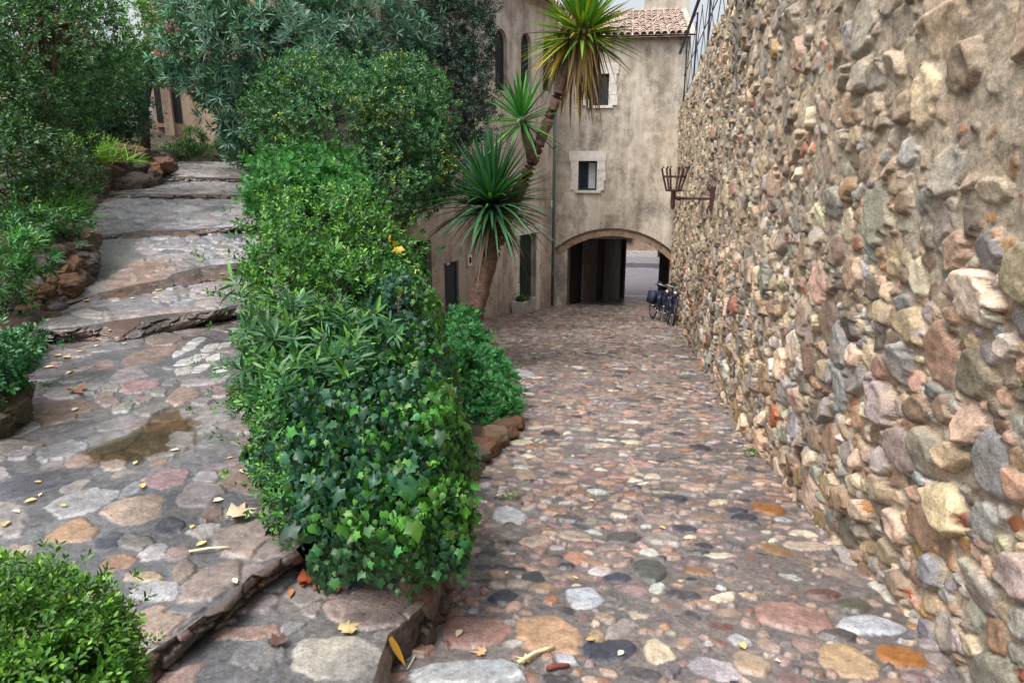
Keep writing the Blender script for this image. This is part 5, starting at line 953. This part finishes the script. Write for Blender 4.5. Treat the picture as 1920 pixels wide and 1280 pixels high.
litter('fallen_leaf', 490, 1097, .05, (.5, .27, .06), 'small orange leaf below the path rim on the landing', None, 'oval', .7)
litter('fallen_leaf', 900, 1225, .055, (.62, .34, .18), 'peach coloured leaf on the lane above the grey granite slab', None, 'maple', .9)
litter('fallen_leaf', 985, 1238, .055, (.74, .60, .22), 'yellow leaf beside the pale wood chip on the lane', None, 'maple', .8)
litter('fallen_leaf', 520, 1205, .075, (.12, .07, .06), 'dark wet leaf on the landing stone', None, 'maple', .8)
litter('fallen_leaf', 512, 1002, .06, (.6, .45, .2), 'small yellow leaf stuck on the path rim', None, 'oval', .5)
for k, (x, y) in enumerate([(568, 1098), (600, 1100), (590, 1078), (615, 1092), (560, 1082), (628, 1110)]): litter('fallen_leaf', x, y, .055+.012*(k % 3), [RD, BR, (.34, .13, .06)][k % 3], 'small red brown leaf in the drift at the foot of the ivy', 'red brown leaves drifted under the ivy', 'oval', 1.0, 40+k)
sm = [(430, 860), (255, 868), (120, 950), (75, 930), (268, 912), (30, 960), (70, 905), (455, 885), (380, 1020), (60, 775), (85, 775), (140, 770), (130, 700), (235, 645), (125, 670), (330, 845), (150, 660), (90, 690), (110, 668), (180, 650), (205, 620), (290, 560), (160, 565), (250, 560), (300, 545), (415, 515), (440, 520), (215, 445), (330, 400), (400, 395), (270, 350), (255, 345), (430, 368), (300, 380), (10, 985), (440, 1090), (360, 990), (860, 1190), (1110, 1200), (1165, 1225), (1110, 940), (1290, 1010), (1240, 990), (950, 1075), (1390, 1210), (1460, 1240), (1080, 1085), (410, 940), (60, 940)]
for k, (x, y) in enumerate(sm): litter('fallen_leaf', x, y, float(np.interp(np.linalg.norm(hit(x, y)-CC), [2, 6, 12], [.040, .062, .09]))*(.7+.6*((k*37) % 10)/10), [Y1, CR_, (.5, .36, .16), CR_][k % 4], 'tiny pale yellow fallen leaf lying on the wet stones', 'tiny fallen leaves on the stones', 'oval', .6, k)
for k, (x, y) in enumerate([(75, 660), (90, 672), (105, 690), (78, 720), (60, 705), (118, 655), (130, 668), (95, 655), (50, 730), (182, 1165), (85, 640), (110, 640)]): litter('fallen_petal', x, y, .036, PKP, 'magenta petal fallen on the path at the foot of the first step' if k != 9 else 'magenta petal on the path right of the clipped bush', 'magenta petals at the first step' if k != 9 else None, 'oval', .9, k, 'petal')
def stick(name, p0, p1, r, mat, label, cat, sag=0):
    a, c = hit(*p0)+[0, 0, r+.004], hit(*p1)+[0, 0, r+.004]; m_ = (a+c)/2+[0, 0, sag]+(c-a)[[1, 0, 2]]*[-.06, .06, 0]; o = MB().tube([a, (a+m_)/2+[.002, 0, 0], m_, (m_+c)/2, c], [r*.8, r, r, r, r*.6], 7).build(name, mat, None, True); tag(o, label, cat); return o
chip = mat_flat('bare wood', (.66, .58, .36), .7, .12, 30)
stick('bleached_stick', (355, 1037), (430, 1029), .006, chip, 'pale bleached stick lying on the path stones', 'stick')
stick('wood_chip', (972, 1245), (1040, 1216), .009, chip, 'pale yellow wood splinter lying on the lane cobbles', 'wood chip')
stick('peeled_twig', (764, 1257), (825, 1175), .004, mat_flat('peeled bark', (.5, .52, .5), .6, .15, 30), 'thin pale twig in the gutter beside the kerb', 'twig')
stick('bark_piece', (1025, 1258), (1068, 1252), .011, mat_flat('red bark', (.16, .04, .03), .8, .3, 30), 'dark red piece of bark on the lane', 'bark')
lv = Leaves(); p = hit(732, 1215); q = hit(770, 1268); lv.blades(np.array([p+[0, 0, .05]]), np.array([q-p-[0, 0, .05]]), np.array([[.3, -.6, 1]]), np.linalg.norm(q-p), .03, -.05, np.array([(.45, .24, .03)]), 6, .3)
tag(lv.build('curved_leaf', M['dry']), 'long curved ochre leaf leaning on the kerb in the gutter', 'leaf')
g = np.random.default_rng(9); lv = Leaves(); p = hit(958, 935); k = 16; lv.put(p+np.column_stack([g.normal(0, .035, k), g.normal(0, .03, k), np.full(k, .012)]), np.column_stack([g.normal(size=(k, 2)), np.zeros(k)+.1]), np.column_stack([g.normal(0, .3, (k, 2)), np.ones(k)]), .045, 'oval', tone((.10, .14, .05), k, g, .5)); tag(lv.build('clipped_sprig', M['leaf']), 'clipped green sprig lying on the lane near the ivy', 'sprig')
